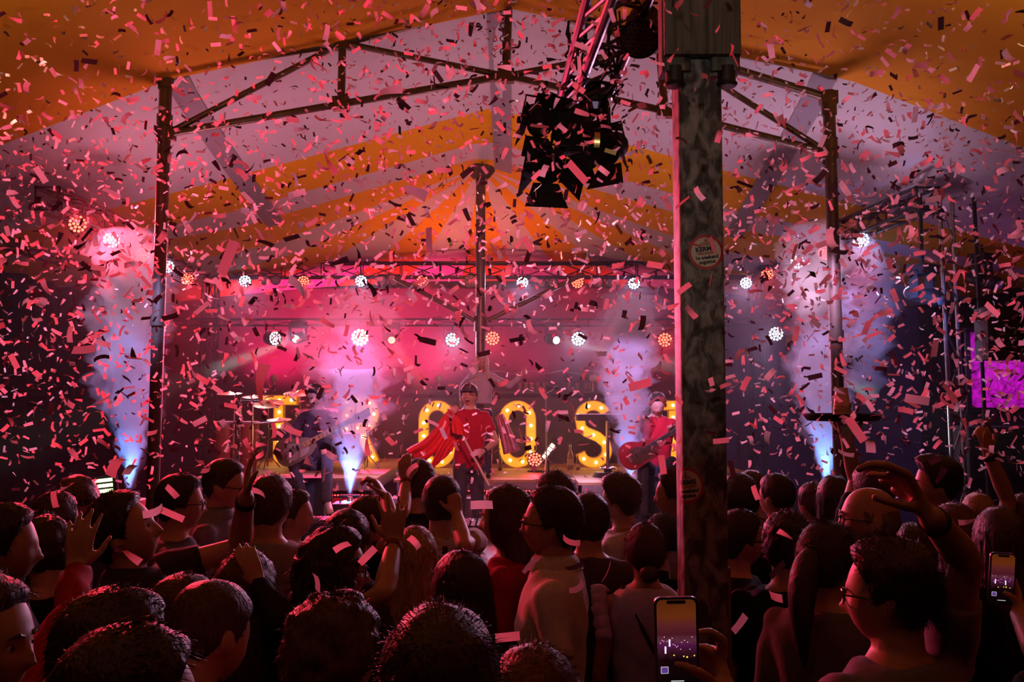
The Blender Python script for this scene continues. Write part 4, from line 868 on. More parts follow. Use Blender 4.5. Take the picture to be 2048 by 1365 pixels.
def head_grid(g, Hx):
    na, ne = 72, 44; az = np.linspace(0, 2*PI, na, endpoint=False); el = np.linspace(-PI/2*0.97, PI/2*0.97, ne)
    A, E = np.meshgrid(az, el); P = head_base(sph(A.ravel(), E.ravel())); x, y, z = P.T.copy(); fr_ = np.clip(y/0.05, 0, 1)
    def gs(v, s): return np.exp(-(v/s)**2)
    nose = 0.027*gs(x, 0.0115)*np.clip((0.012-z)/0.046, 0, 1)*np.clip((z+0.050)/0.012, 0, 1)+0.006*gs(np.abs(x)-0.012, 0.007)*gs(z+0.036, 0.008)
    d = nose+0.005*gs(z-0.018, 0.010)*gs(x, 0.05)-0.010*gs(np.abs(x)-0.031, 0.015)*gs(z, 0.012)+0.007*gs(x, 0.022)*(gs(z+0.060, 0.006)+gs(z+0.073, 0.006))-0.004*gs(x, 0.02)*gs(z+0.0665, 0.003)+0.009*gs(x, 0.022)*gs(z+0.100, 0.014)+0.004*gs(np.abs(x)-0.045, 0.02)*gs(z+0.03, 0.02)
    P[:, 1] += d*fr_
    rings = (P.reshape(ne, na, 3)); g.loft([Hx(r) for r in rings])
    for s in (-1, 1):
        e = G(); e.ball((s*0.080, -0.012, -0.008), (0.011, 0.019, 0.032), 12, 8, rotx(0.2)); e.ball((s*0.074, -0.004, -0.022), (0.010, 0.014, 0.016), 10, 6)
        V = np.concatenate(e.v); g.add(Hx(V), e.f)
HL = (np.radians([0, 40, 62, 76, 88, 100, 118, 145, 180]), np.radians([44, 40, 22, -12, -8, -10, -28, -44, -48]))
STY = {  # thickness top, side, noise amp, noise freq, strand length, strand count, lift
 'short': (0.024, 0.011, 0.004, 26, 0.022, 1100, 0.30), 'fade': (0.018, 0.004, 0.002, 40, 0.009, 900, 0.6), 'curly': (0.036, 0.026, 0.014, 24, 0.016, 1500, 0.8),
 'spiky': (0.028, 0.009, 0.007, 34, 0.022, 1100, 0.6), 'quiff': (0.034, 0.010, 0.005, 22, 0.026, 900, 0.30), 'long': (0.020, 0.018, 0.003, 30, 0.032, 1300, 0.08),
 'longcurly': (0.033, 0.030, 0.012, 17, 0.028, 1500, 0.5), 'tied': (0.013, 0.011, 0.002, 40, 0.035, 1200, 0.14), 'bald': (-0.004, 0.005, 0.001, 40, 0.008, 350, 0.5)}
def make_hair(st, col, parent, Hx, HxDir, seed, dens, hl=1.0):
    top_, side, na_, nf, sl, sc, lift = STY[st]; g = G(); nz, ne = 80, 46
    az = np.linspace(0, 2*PI, nz, endpoint=False); el = np.linspace(-PI/2*0.8, PI/2*0.98, ne); A, E = np.meshgrid(az, el); D = sph(A.ravel(), E.ravel()); P = head_base(D)
    aa = np.abs((A.ravel()+PI) % (2*PI)-PI); lim = np.interp(aa, *HL)
    if st in ('long', 'longcurly'): lim = np.where(aa > math.radians(58), -1.2, lim)
    k = np.clip((E.ravel()-lim)/math.radians(9), 0, 1); k = k*k*(3-2*k)
    up = np.clip((D[:, 2]+0.05)/0.75, 0, 1); T = side+(top_-side)*up**1.2
    if st == 'quiff': T = T+0.022*np.clip(D[:, 1], 0, 1)*up
    off = Vector((seed*3.1, seed*1.7, seed*0.9))
    nzv = np.array([mnoise.noise(Vector(p)*nf+off)+0.6*mnoise.noise(Vector(p)*nf*2.3+off) for p in P])
    t = (T+na_*nzv)*k-0.006*(1-k); Q = P+D*t[:, None]
    g.loft([Hx(r) for r in Q.reshape(ne, nz, 3)])
    r_ = np.random.default_rng(int(seed*100)+5)
    def strands(Pts, Dirs, L, wd):
        n = len(Pts); mid = Pts+Dirs*(L*0.5)[:, None]; tip = Pts+Dirs*L[:, None]+r_.normal(0, 0.16, (n, 3))*L[:, None]
        tip[:, 2] -= 0.12*L; s = np.cross(Dirs, r_.normal(0, 1, (n, 3))); s /= np.linalg.norm(s, axis=1)[:, None]+1e-9
        V = np.stack([Pts-s*wd, Pts+s*wd, mid+s*wd*0.7, mid-s*wd*0.7, tip], 1).reshape(-1, 3)
        Fc = [];
        for i in range(n): b = 5*i; Fc += [(b, b+1, b+2, b+3), (b+3, b+2, b+4)]
        g.add(Hx(V), Fc)
    idx = np.nonzero((k > 0.6) & (t > 0))[0]; n = int(sc*dens)
    if len(idx) and n:
        pk = r_.choice(idx, n); crown = np.array([0, -0.55, 0.83]); Dn = D[pk]; fl = Dn-crown; fl -= Dn*np.sum(fl*Dn, 1)[:, None]; fl /= np.linalg.norm(fl, axis=1)[:, None]+1e-6
        if st in ('long', 'longcurly', 'tied'): fl = np.tile(np.array([0, -0.5, -0.8]), (n, 1)); fl -= Dn*np.sum(fl*Dn, 1)[:, None]
        dr = Dn*lift+fl*(1-lift)+r_.normal(0, 0.14 if 'curly' not in st else 0.5, (n, 3)); dr /= np.linalg.norm(dr, axis=1)[:, None]
        strands(Q[pk]-Dn*0.004, dr, sl*(0.5+r_.random(n)), 0.0009)
    if st in ('long', 'longcurly'):
        L = 0.40*hl; lv = np.linspace(0, 1, 26); nn = 48; rings = []; an = np.linspace(0, 2*PI, nn, endpoint=False); wv = 1.0 if st == 'long' else 1.22
        for q in lv:
            z = 0.05-q*(L+0.05); cyq = np.interp(z, [-0.42, -0.24, -0.12, 0.05], [-0.098, -0.092, -0.058, -0.022]); rx = np.interp(z, [-0.45, -0.3, -0.15, 0.05], [0.07, 0.098, 0.102, 0.088])*wv; ry = np.interp(z, [-0.45, -0.3, -0.2, -0.1, 0.05], [0.022, 0.040, 0.058, 0.076, 0.092])*wv
            gr_ = np.array([1+0.05*math.sin(a*17+seed)+0.05*math.sin(a*31+seed*2+z*(6 if st == 'long' else 30))+(0.10*mnoise.noise(Vector((a*2, z*16, seed))) if st != 'long' else 0.03*mnoise.noise(Vector((a*3, z*5, seed)))) for a in an])
            rings.append(np.c_[np.cos(an)*rx*gr_, cyq+np.sin(an)*ry*gr_, np.full(nn, z)])
        g.loft([HxDir(r) for r in rings])
        n = int((900 if st == 'longcurly' else 1200)*dens); ri = r_.integers(2, 24, n); ai = r_.integers(0, nn, n); R3 = np.array(rings); P0 = R3[ri, ai]
        out = np.c_[np.cos(an[ai]), np.sin(an[ai]), np.zeros(n)]; dr = out*(0.12 if st == 'long' else 0.55)+np.array([0, 0, -1.0])+r_.normal(0, 0.06 if st == 'long' else 0.45, (n, 3)); dr /= np.linalg.norm(dr, axis=1)[:, None]
        V0 = g.n; Hx_ = Hx
        mid = P0+dr*0.03; tip = P0+dr*(0.06 if st == 'long' else 0.05); s = np.cross(dr, out); s /= np.linalg.norm(s, axis=1)[:, None]+1e-9; w_ = 0.0011
        V = np.stack([P0-s*w_, P0+s*w_, mid+s*w_, mid-s*w_, tip], 1).reshape(-1, 3); Fc = []
        for i in range(n): b = 5*i; Fc += [(b, b+1, b+2, b+3), (b+3, b+2, b+4)]
        g.add(HxDir(V), Fc)
    return g.build('hair', hairmat(col), parent, smooth=180)
TORSO = [(0.86, 0.0, 0.150, 0.095), (0.92, 0.0, 0.155, 0.10), (1.02, 0.0, 0.148, 0.096), (1.10, 0.0, 0.146, 0.096), (1.20, 0.004, 0.158, 0.104), (1.31, 0.004, 0.172, 0.112), (1.39, -0.004, 0.180, 0.106), (1.452, -0.012, 0.168, 0.090), (1.486, -0.014, 0.130, 0.078), (1.512, -0.014, 0.090, 0.070), (1.536, -0.008, 0.062, 0.062), (1.57, 0.004, 0.057, 0.058), (1.62, 0.014, 0.054, 0.056)]
def ell(z, cyy, rx, ry, n=26, cx=0.0):
    a = np.linspace(0, 2*PI, n, endpoint=False); p = 2.5; c = np.cos(a); s = np.sin(a); r = (np.abs(c)**p+np.abs(s)**p)**(-1/p)
    return np.c_[cx+c*r*rx, cyy+s*r*ry, np.full(n, z)]
PEOPLE = []
def printed(name, base, ink, scale, thr, kind='noise'):
    m = bpy.data.materials.new(name); m.use_nodes = True; nt = m.node_tree; b = nt.nodes['Principled BSDF']; b.inputs['Roughness'].default_value = 0.85
    tc = nt.nodes.new('ShaderNodeTexCoord')
    if kind == 'noise': n = nt.nodes.new('ShaderNodeTexNoise'); n.inputs['Scale'].default_value = scale; n.inputs['Detail'].default_value = 2; out = n.outputs['Fac']
    else: n = nt.nodes.new('ShaderNodeTexBrick'); n.inputs['Scale'].default_value = scale; n.inputs['Mortar Size'].default_value = 0.06; out = n.outputs['Fac']; n.offset = 0.0; n.inputs['Brick Width'].default_value = 0.5; n.inputs['Row Height'].default_value = 0.5
    if kind != 'noise':
        mp = nt.nodes.new('ShaderNodeMapping'); mp.inputs['Rotation'].default_value = (PI/2, 0, 0.4); nt.links.new(tc.outputs['Object'], mp.inputs['Vector']); nt.links.new(mp.outputs[0], n.inputs['Vector'])
    else: nt.links.new(tc.outputs['Object'], n.inputs['Vector'])
    r = nt.nodes.new('ShaderNodeValToRGB'); r.color_ramp.elements[0].position = thr; r.color_ramp.elements[1].position = thr+0.04; r.color_ramp.elements[0].color = (*base, 1); r.color_ramp.elements[1].color = (*ink, 1)
    nt.links.new(out, r.inputs['Fac']); nt.links.new(r.outputs['Color'], b.inputs['Base Color']); return m
def hand_fingers(g, w, u, n, side, curl, spread, k=1.0, two=False):
    """palm and five fingers; side +1 right hand, -1 left hand"""
    u = np.array(u, float); u /= np.linalg.norm(u); n = np.array(n, float); n -= u*np.dot(n, u); n /= np.linalg.norm(n)+1e-9
    t = np.cross(u, n)*side; w = np.array(w, float)
    offs = (0.030, 0.010, -0.010, -0.028); klen = (0.088, 0.092, 0.086, 0.076); fl = (0.072, 0.080, 0.075, 0.058)
    for i in range(4):
        kn = w+u*klen[i]*k+t*offs[i]*k*(1+0.1*spread); g.capsule(w+t*offs[i]*0.55*k+u*0.004, kn, 0.0145*k, 0.0115*k, 10, 3)
        d0 = u+t*offs[i]*spread*7; d0 /= np.linalg.norm(d0); p = kn; ang = 0
        c_ = curl[i] if hasattr(curl, '__len__') else curl
        for j, f in enumerate((0.46, 0.30, 0.24)):
            ang += c_*(0.9, 1.1, 0.8)[j]; d = d0*math.cos(ang)+n*math.sin(ang); q = p+d*fl[i]*f*k; g.capsule(p, q, (0.0098, 0.0088, 0.008)[j]*k, (0.0088, 0.008, 0.007)[j]*k, 8, 3); p = q
    th = w+u*0.022*k+t*0.026*k; g.capsule(w+t*0.012*k, th, 0.016*k, 0.0145*k, 10, 3)
    d = u*0.62+t*0.78+n*0.15; d /= np.linalg.norm(d); a = th+d*0.040*k; g.capsule(th, a, 0.0135*k, 0.0105*k, 10, 3)
    d = u*0.9+t*0.35+n*0.3; d /= np.linalg.norm(d); b = a+d*0.030*k; g.capsule(a, b, 0.0102*k, 0.0092*k, 10, 3); d2 = d+n*0.2; d2 /= np.linalg.norm(d2); g.capsule(b, b+d2*0.024*k, 0.0092*k, 0.0075*k, 10, 3)
SHOES = mat('dark shoes', (0.02, 0.018, 0.018), 0.5); JEANS = mat('dark jeans', (0.018, 0.018, 0.028), 0.85, noise=((0.028, 0.028, 0.04), 30, 0.3))
def cloth(col): return mat('cloth %.3f %.3f %.3f' % tuple(col), col, 0.85, noise=(tuple(c*0.75 for c in col), 45, 0.3), spec=0.2, bump=0.15)
def reach(toL, A, q, target):
    """the point on the sight line of pixel q whose distance from joint A is the limb length (nearest to the depth asked for)"""
    best = None
    for dd in np.linspace(-0.45, 0.45, 181):
        P = toL(at(q[0], q[1], q[2]+dd)); c_ = abs(np.linalg.norm(P-A)-target)+0.04*abs(dd-0.02)
        if best is None or c_ < best[0]: best = (c_, P, dd)
    return best[1], best[2]
def person(px, py, d, yaw, label, hair=('short', 'dark'), shirt=(0.03, 0.03, 0.035), hy=0.0, hp=0.0, hr=0.0, R=None, L=None, sleeve='short', fem=False, voxel=0.0105, skin=0, glasses=False, collar=None, lean=0.0, sc=None, legs=None, extra=None, eyes=False, hl=1.0, hem=0.86, trousers=None, shoes=None, dz=None, cap=False, name='person', group=None, strap=None, locks=False):
    yw = math.radians(yaw); topz = at(px, py, d).z; floor = 0.0 if dz is None else dz
    s = (topz-floor)/1.798 if sc is None else sc; base = topz-1.798*s if sc is not None else floor
    hd = np.array([0, 0.012+lean*0.75, 0])*s; hw_ = rotz(yw) @ hd; T = np.array([at(px, py, d).x-hw_[0], d-hw_[1], base])
    e = empty(name, T, yw, label, 'person', group); e.scale = (s, s, s); PEOPLE.append((label, T, s))
    def toL(p): return (rotz(-yw) @ (np.array(p, float)-T))/s
    def dirL(v): return rotz(-yw) @ np.array(v, float)
    sk = SKIN[skin]; kw = 0.90 if fem else 1.0
    def ln(P): P = np.array(P, float); P[..., 1] = P[..., 1]+lean*np.clip(P[..., 2]-0.92, 0, 2); return P
    piv = np.array([0, 0.0, 1.535]); ctr = np.array([0, 0.012, 1.655])
    RH = rotz(math.radians(hy)) @ rotx(math.radians(hp)) @ roty(math.radians(hr)); lo = np.array([0, lean*0.72, 0])
    def Hx(V): return (np.asarray(V)+ctr-piv) @ RH.T+piv+lo
    RH2 = rotz(math.radians(hy)) @ rotx(math.radians(hp*0.35))
    def HxDir(V): return (np.asarray(V)+ctr-piv) @ RH2.T+piv+lo
    b = G(); head_grid(b, Hx)
    nk = Hx(np.array([[0, -0.018, -0.06]]))[0]; b.capsule(ln([0, -0.012, 1.47]), nk, 0.064*kw, 0.058*kw, 16)
    b.loft([ln(ell(z, c, (rx-0.006)*kw, ry-0.006, 22)) for z, c, rx, ry in TORSO[3:-2]])
    c = G(); tr = [(z, cc, (rx+0.013)*kw, ry+0.015) for z, cc, rx, ry in TORSO if hem < z < 1.525]
    z0 = hem; tr = [(z0, 0.0, np.interp(z0, [q[0] for q in TORSO], [q[2] for q in TORSO])*kw+0.016, np.interp(z0, [q[0] for q in TORSO], [q[3] for q in TORSO])+0.020)]+tr
    c.loft([ln(ell(*q)) for q in tr])
    arms = {}
    for sg, spec in ((1, R), (-1, L)):
        S = ln(np.array([sg*0.172*kw, -0.010, 1.432])); spec = dict(spec) if spec else {}
        shift = 0.0
        if 'e' in spec:
            if at(*spec['e']).z > (S[2]*s+base)-0.02: S = S+np.array([-sg*0.012, 0, 0.055])
            E_, _ = reach(toL, S, spec['e'], 0.285 if fem else 0.30)
        else: E_ = ln(np.array([sg*0.235*kw, -0.035, 1.125]))
        if 'w' in spec: W_, shift = reach(toL, E_, spec['w'], 0.235 if fem else 0.255)
        else: W_ = ln(np.array([sg*0.17, 0.16, 1.0]))
        if 'u' in spec: u = dirL(spec['u']); n = dirL(spec['n'])
        else: u = W_-E_; n = np.array([-sg*1.0, 0, 0.2])
        if 'e' in spec or 'w' in spec:
            arms[sg] = (np.linalg.norm(E_-S), np.linalg.norm(W_-E_))
        b.capsule(S, E_, 0.050*kw, 0.036*kw, 16); M_ = E_+(W_-E_)*0.30; b.capsule(E_, M_, 0.036*kw, 0.040*kw, 14); b.capsule(M_, W_, 0.040*kw, 0.0275*kw, 14)
        if 'fingers' in spec:
            for pl in spec['fingers']:
                Q = [toL(at(q[0], q[1], q[2]+shift)) for q in pl]; rr_ = np.linspace(0.0125, 0.0082, len(Q))*spec.get('k', 1.0)
                b.capsule(W_, Q[0], 0.018, 0.0125, 10)
                for i in range(len(Q)-1): b.capsule(Q[i], Q[i+1], rr_[i], rr_[i+1], 10, 3)
        else: hand_fingers(b, W_, u, n, sg, spec.get('curl', 0.28), spec.get('spread', 0.35), spec.get('k', 1.0)*(0.93 if fem else 1.0))
        if sleeve:
            c.ball(S, (0.066*kw, 0.066, 0.066), 16, 10); f = {'short': 0.62, 'cap': 0.25, 'long': 1.0}[spec.get('sleeve', sleeve)]; Q = S+(E_-S)*f; c.cyl(S, Q, 0.064*kw, 0.058*kw, 18)
            if f == 1.0: c.ball(E_, 0.055*kw, 14, 8); c.cyl(E_, W_-(W_-E_)*0.06, 0.054*kw, 0.042*kw, 16)
        if spec.get('band'):
            dd = (W_-E_)/np.linalg.norm(W_-E_); gw = G(); gw.cyl(W_-dd*0.034, W_-dd*0.012, 0.0335*kw, 0.0325*kw, 20); gw.build('wristband', M['black'] if spec['band'] == 'black' else cloth((0.25, 0.06, 0.04)), e)
    hv = any(x is not None for x in (R, L))
    if legs is None:
        J = {sg: [np.array([sg*0.088, 0, 0.90]), np.array([sg*0.095, 0.015, 0.49]), np.array([sg*0.10, -0.01, 0.09]), np.array([sg*0.12, 0.13, 0.035])] for sg in (-1, 1)}
    else:
        J = {}
        for sg, key in ((1, 'R'), (-1, 'L')): J[sg] = [np.array([sg*0.088, 0, 0.92])]+[toL(at(*q)) for q in legs[key]]
    p_ = G()
    for sg in (-1, 1):
        h_, k_, a_, t_ = J[sg]; p_.capsule(h_, k_, 0.092*kw, 0.068, 16); p_.capsule(k_, a_, 0.066, 0.050, 16)
        q = G(); q.capsule(a_+np.array([0, -0.035, -0.035]), t_, 0.040, 0.036, 12); q.build('shoe', shoes or SHOES, e, smooth=180)
    p_.loft([ell(z, 0, rx*kw, ry, 22) for z, rx, ry in ((0.84, 0.165, 0.112), (0.92, 0.168, 0.114), (0.98, 0.160, 0.108))])
    far = d > 4.35
    ob = remesh_later(b, 'body', sk, e, 0.0072 if (hv and d < 6) else (voxel*1.12 if far else voxel), 2)
    ob['label'] = 'face, neck, arms and hands'
    remesh_later(c, 'shirt', shirt if isinstance(shirt, bpy.types.Material) else cloth(shirt), e, 0.016 if not far else 0.020, 3, folds(0.0032, 42, px*0.37))
    remesh_later(p_, 'trousers', trousers or JEANS, e, 0.034 if d < 6 else 0.018, 2)
    make_hair(hair[0], hair[1], e, Hx, HxDir, (px % 97)*0.13+py*0.01, min(1.5, 3.0/d+0.15), hl)
    if hair[0] == 'tied':
        kind = hair[2]; g = G()
        if kind == 'bun': g.ball(Hx(np.array([[0, -0.115, hair[3] if len(hair) > 3 else -0.02]]))[0], (0.042, 0.036, 0.040), 18, 12); g.torus(Hx(np.array([[0, -0.106, hair[3] if len(hair) > 3 else -0.02]]))[0], 0.024, 0.016, (0, 1, 0.2), 16, 8)
        else:
            a0 = Hx(np.array([[0, -0.100, 0.04]]))[0]; pts = [a0+np.array([0, -0.10*math.sin(q*2.2)*0.9, -0.34*q**1.3+0.03*math.sin(q*3)]) for q in np.linspace(0, 1, 12)]
            g.tube(pts, [0.018, 0.03, 0.038, 0.042, 0.044, 0.044, 0.042, 0.038, 0.033, 0.026, 0.018, 0.006], 14)
        g.build('hair_'+('bun' if kind == 'bun' else 'tail'), hairmat(hair[1]), e, smooth=180)
        g = G(); g.torus(Hx(np.array([[0, -0.10, 0.04 if kind != 'bun' else -0.02]]))[0], 0.022, 0.006, (0, 1, 0.3), 14, 6); g.build('hair_tie', M['black'], e)
    if locks:
        for sg in (-1, 1):
            g = G(); rr_ = np.random.default_rng(4+sg)
            for q in range(34):
                x0 = sg*(0.050+0.045*rr_.random()); y0 = 0.02+0.075*rr_.random(); pts = [np.array([x0*0.75, y0*0.7, 0.10]), np.array([x0, y0, 0.02]), np.array([x0*1.05, y0, -0.12]), np.array([x0*1.2+0.02*rr_.normal(), y0+0.02, -0.24]), np.array([x0*1.2+0.03*rr_.normal(), y0+0.03, -0.32-0.10*rr_.random()])]
                g.tube(HxDir(np.array(pts)), [0.008, 0.010, 0.009, 0.007, 0.002], 6)
            g.build('hair_lock', hairmat(hair[1]), e, smooth=180)
    if eyes:
        for sg in (-1, 1):
            g = G(); g.ball(Hx(np.array([[sg*0.031, 0.0745, 0.0]]))[0], 0.0125, 12, 8); ey = g.build('eye', M['white'], e, smooth=180)
            g = G(); g.ball(Hx(np.array([[sg*0.031, 0.0845, 0.0]]))[0], 0.006, 8, 6); g.build('iris', mat('iris', (0.05, 0.03, 0.02), 0.2), ey, smooth=180)
            g = G(); g.tube(Hx(np.array([[sg*0.014, 0.098, 0.020], [sg*0.03, 0.099, 0.026], [sg*0.048, 0.088, 0.021]])), [0.0035, 0.004, 0.002], 6); g.build('eyebrow', hairmat('dark'), e)
    if glasses:
        g = G()
        for sg in (-1, 1):
            cc = np.array([sg*0.032, 0.1005, -0.002]); a = np.linspace(0, 2*PI, 20)
            g.tube(Hx(np.c_[cc[0]+0.025*np.cos(a), np.full(20, cc[1])-0.006*np.abs(np.cos(a))*(np.sign(np.cos(a)) == sg), cc[2]+0.019*np.sin(a)]), 0.0023, 6)
            g.tube(Hx(np.array([[sg*0.057, 0.094, 0.004], [sg*0.078, 0.05, 0.006], [sg*0.084, -0.02, 0.004], [sg*0.082, -0.035, -0.014]])), 0.0023, 6)
        g.tube(Hx(np.array([[-0.008, 0.106, 0.004], [0, 0.110, 0.007], [0.008, 0.106, 0.004]])), 0.0022, 6); gl = g.build('glasses', mat('spectacle frame', (0.012, 0.010, 0.010), 0.25), e)
    if collar is not None:
        g = G(); rings = []
        for q, (z, gr) in enumerate(((1.505, 0.018), (1.538, 0.010), (1.556, 0.010), (1.532, 0.026), (1.502, 0.038))): rings.append(ln(ell(z, -0.008, 0.060*kw+gr, 0.060+gr, 28)))
        g.loft(rings, cap=False); g.build('collar', cloth(collar), e, smooth=180)
    if cap:
        g = G(); an = np.linspace(0, 2*PI, 28, endpoint=False)
        rings = [np.c_[np.cos(an)*rx, np.sin(an)*ry-0.004, np.full(28, z)] for z, rx, ry in ((0.028, 0.088, 0.108), (0.06, 0.088, 0.108), (0.095, 0.078, 0.095), (0.122, 0.052, 0.062), (0.132, 0.01, 0.012))]
        g.loft([Hx(r) for r in rings]); cp = g.build('cap', cloth((0.10, 0.07, 0.075)), e, smooth=180)
        g = G(); an = np.linspace(-0.95, 0.95, 14); inner = np.c_[np.sin(an)*0.085, np.cos(an)*0.103, np.full(14, 0.042)]; outer = np.c_[np.sin(an)*0.088, np.cos(an)*0.10+0.075, 0.030-0.012*np.sin(an)**2]
        V = np.concatenate([inner, outer, inner-[0, 0, 0.004], outer-[0, 0, 0.004]]); Fc = [(i, i+1, 14+i+1, 14+i) for i in range(13)]+[(28+i, 42+i, 42+i+1, 28+i+1) for i in range(13)]+[(14+i, 14+i+1, 42+i+1, 42+i) for i in range(13)]
        g.add(Hx(V), Fc); g.build('cap_brim', cloth((0.10, 0.07, 0.075)), cp)
    if strap:
        pts = [ln(np.array(q)) for q in ((-0.10, 0.06, 1.49), (-0.105, -0.02, 1.512), (-0.06, -0.110, 1.41), (0.02, -0.125, 1.25), (0.11, -0.125, 1.10), (0.17, -0.09, 0.97))]
        g = G(); g.tube(pts, 0.010, 8); g.build('bag_strap', M['black'], e)
    if extra: extra(e, toL, Hx, s)
    if arms: PEOPLE[-1] = (label, T, s, arms)
    return e
# ------------------------------------------------------------------ the band
UP = (0, 0, 1)
BLK = (0.012, 0.012, 0.014)
def open_mouth(e, toL, Hx, s):
    g = G(); g.ball(Hx(np.array([[0, 0.090, -0.068]]))[0], (0.024, 0.012, 0.014), 14, 8); mo = g.build('mouth', mat('open mouth', (0.05, 0.008, 0.008), 0.4), e, smooth=180)
    g = G(); g.tube(Hx(np.array([[-0.017, 0.096, -0.060], [0, 0.1025, -0.0605], [0.017, 0.096, -0.060]])), 0.0038, 6); g.build('teeth', M['white'], mo, smooth=180)
JEANB = mat('worn dark jeans', (0.022, 0.024, 0.034), 0.85, noise=((0.05, 0.05, 0.062), 14, 0.25))
person(938, 766, 10.2, 172, 'singer in red T-shirt and cap holding a flag pole, mouth open', ('short', 'dark'), (0.42, 0.010, 0.035), hp=10, eyes=True, cap=True, dz=ZD, extra=open_mouth, trousers=JEANB, voxel=0.011,
       R=dict(e=(886, 876, 10.05), w=(903, 832, 9.93), u=(0.3, -0.5, 0.7), n=(0.6, 0.6, 0), curl=0.95), L=dict(e=(992, 884, 10.15), w=(966, 904, 9.95), u=(-0.9, -0.3, -0.1), n=(-0.2, -0.9, 0.2), curl=0.95, band='black'))
person(963, 704, 12.02, 172, 'woman with long blond hair in silver jacket and dark shorts on the platform', ('long', 'platinum'), (0.50, 0.46, 0.52), locks=True, hy=10, hp=-16, fem=True, sleeve='long', dz=1.16, eyes=True, hl=0.8, hem=1.05, voxel=0.011, trousers=mat('dark shorts', (0.03, 0.025, 0.05), 0.4),
       L=dict(e=(1020, 772, 11.9), w=(1043, 752, 11.8), u=(0.6, -0.2, 0.7), n=(0, -0.5, 0.8), curl=0.2), R=dict(e=(925, 772, 12.1), w=(922, 800, 12.0)))
person(636, 768, 10.5, 165, 'seated guitarist in dark shirt and ripped jeans on a black case', ('curly', 'black'), (0.035, 0.02, 0.03), hp=-18, hy=-14, sleeve='long', sc=0.99, eyes=True, trousers=JEANB, shoes=mat('pale trainers', (0.55, 0.5, 0.42), 0.5), voxel=0.011,
       legs={'L': [(655, 914, 10.05), (652, 1002, 9.62), (660, 1024, 9.42)], 'R': [(585, 922, 10.1), (612, 1016, 10.0), (620, 1036, 9.8)]},
       L=dict(e=(684, 902, 10.4), w=(664, 874, 10.1), u=(-0.4, -0.5, 0.4), n=(0, -0.6, -0.6), curl=0.7), R=dict(e=(575, 880, 10.35), w=(594, 896, 10.08), u=(0.7, -0.4, -0.3), n=(0, 0.8, -0.3), curl=0.5))
person(1312, 782, 10.5, 176, 'seated bass player in red shirt and ripped jeans behind the third jet', ('spiky', 'dark'), (0.40, 0.008, 0.02), hp=-24, hy=8, sleeve='long', sc=0.99, trousers=JEANB, voxel=0.011,
       legs={'L': [(1344, 925, 10.0), (1336, 1030, 9.8), (1342, 1046, 9.6)], 'R': [(1286, 930, 10.1), (1288, 1030, 10.0), (1284, 1046, 9.8)]},
       L=dict(e=(1362, 880, 10.35), w=(1352, 862, 10.08), u=(-0.5, -0.4, 0.5), n=(0, -0.6, -0.6), curl=0.7), R=dict(e=(1262, 880, 10.4), w=(1282, 902, 10.1), u=(0.7, -0.4, -0.3), n=(0, 0.8, -0.3), curl=0.5))
for px, lab in ((612, 'black flight case under the seated guitarist'), (1314, 'black flight case under the seated bass player')):
    e = empty('flight_case', (X(px, 10.62), 10.62, ZD), 0, lab, 'case'); g = G(); rprism(g, 0.27, 0.17, 0.01, 0.0, 0.74); g.build('case_body', M['matte'], e)
    g = G()
    for sx in (-1, 1):
        for sy in (-1, 1): g.box((sx*0.265, sy*0.165, 0.37), (0.03, 0.03, 0.745))
    g.build('edge_trim', M['alu'], e)
def aim_guitar(p0, p1, roll=0.0):
    x = np.array(p1)-np.array(p0); x /= np.linalg.norm(x); y = np.array([0.0, 1.0, -0.1]); y -= x*np.dot(x, y); y /= np.linalg.norm(y); z = np.cross(x, y); return np.c_[x, y, z]
p0, p1 = at(588, 902, 9.98), at(690, 848, 9.92); guitar('electric_guitar', p0, aim_guitar(p0, p1), (0.14, 0.115, 0.07), 'cream electric guitar held by the seated guitarist')
p0, p1 = at(1276, 908, 9.98), at(1372, 848, 9.9); guitar('bass_guitar', p0, aim_guitar(p0, p1), (0.30, 0.02, 0.03), 'dark bass guitar held by the seated bass player', True)
# flag pole and red cloth in the singer's hands
a, b = at(896, 818, 9.86), at(978, 972, 9.80)
e = empty('flag_on_pole', b, 0, 'red flag on a pale wooden pole in the hands of the singer', 'flag'); g = G(); g.cyl((0, 0, 0), np.array(a-b), 0.013, n=10); g.build('pole', mat('pale wood pole', (0.55, 0.42, 0.32), 0.45), e)
FLAGM = mat('red flag cloth', (0.75, 0.015, 0.02), 0.7, noise=((0.55, 0.01, 0.02), 15, 0.3))
def cloth_strip(P0, P1, P2, P3, name, seed, nu=24, nv=14):
    V = []; o = np.array(b)
    for i in range(nu):
        t = i/(nu-1)
        for j in range(nv):
            s = j/(nv-1); p = (np.array(P0)*(1-t)+np.array(P1)*t)*(1-s)+(np.array(P2)*(1-t)+np.array(P3)*t)*s
            p = p+np.array([0, 0.05*math.sin(s*11+seed+t*2)*t, 0.02*math.sin(t*7+seed)-0.06*math.sin(t*PI)*0.5]); V.append(p-o)
    me = bpy.data.meshes.new(name); me.from_pydata([tuple(v) for v in V], [], [(i*nv+j, i*nv+j+1, (i+1)*nv+j+1, (i+1)*nv+j) for i in range(nu-1) for j in range(nv-1)]); me.update(); me.shade_smooth()
    q = link_mesh(name, me, FLAGM, e); md = q.modifiers.new('t', 'SOLIDIFY'); md.thickness = 0.004
cloth_strip(at(898, 822, 9.84), at(812, 905, 9.7), at(912, 838, 9.84), at(838, 938, 9.78), 'flag_cloth', 1.0)
cloth_strip(at(904, 828, 9.83), at(856, 945, 9.72), at(925, 862, 9.84), at(905, 900, 9.70), 'flag_cloth', 3.0)
cloth_strip(at(900, 822, 9.80), at(905, 865, 9.66), at(918, 832, 9.80), at(938, 872, 9.68), 'flag_cloth', 5.0, 12, 10)
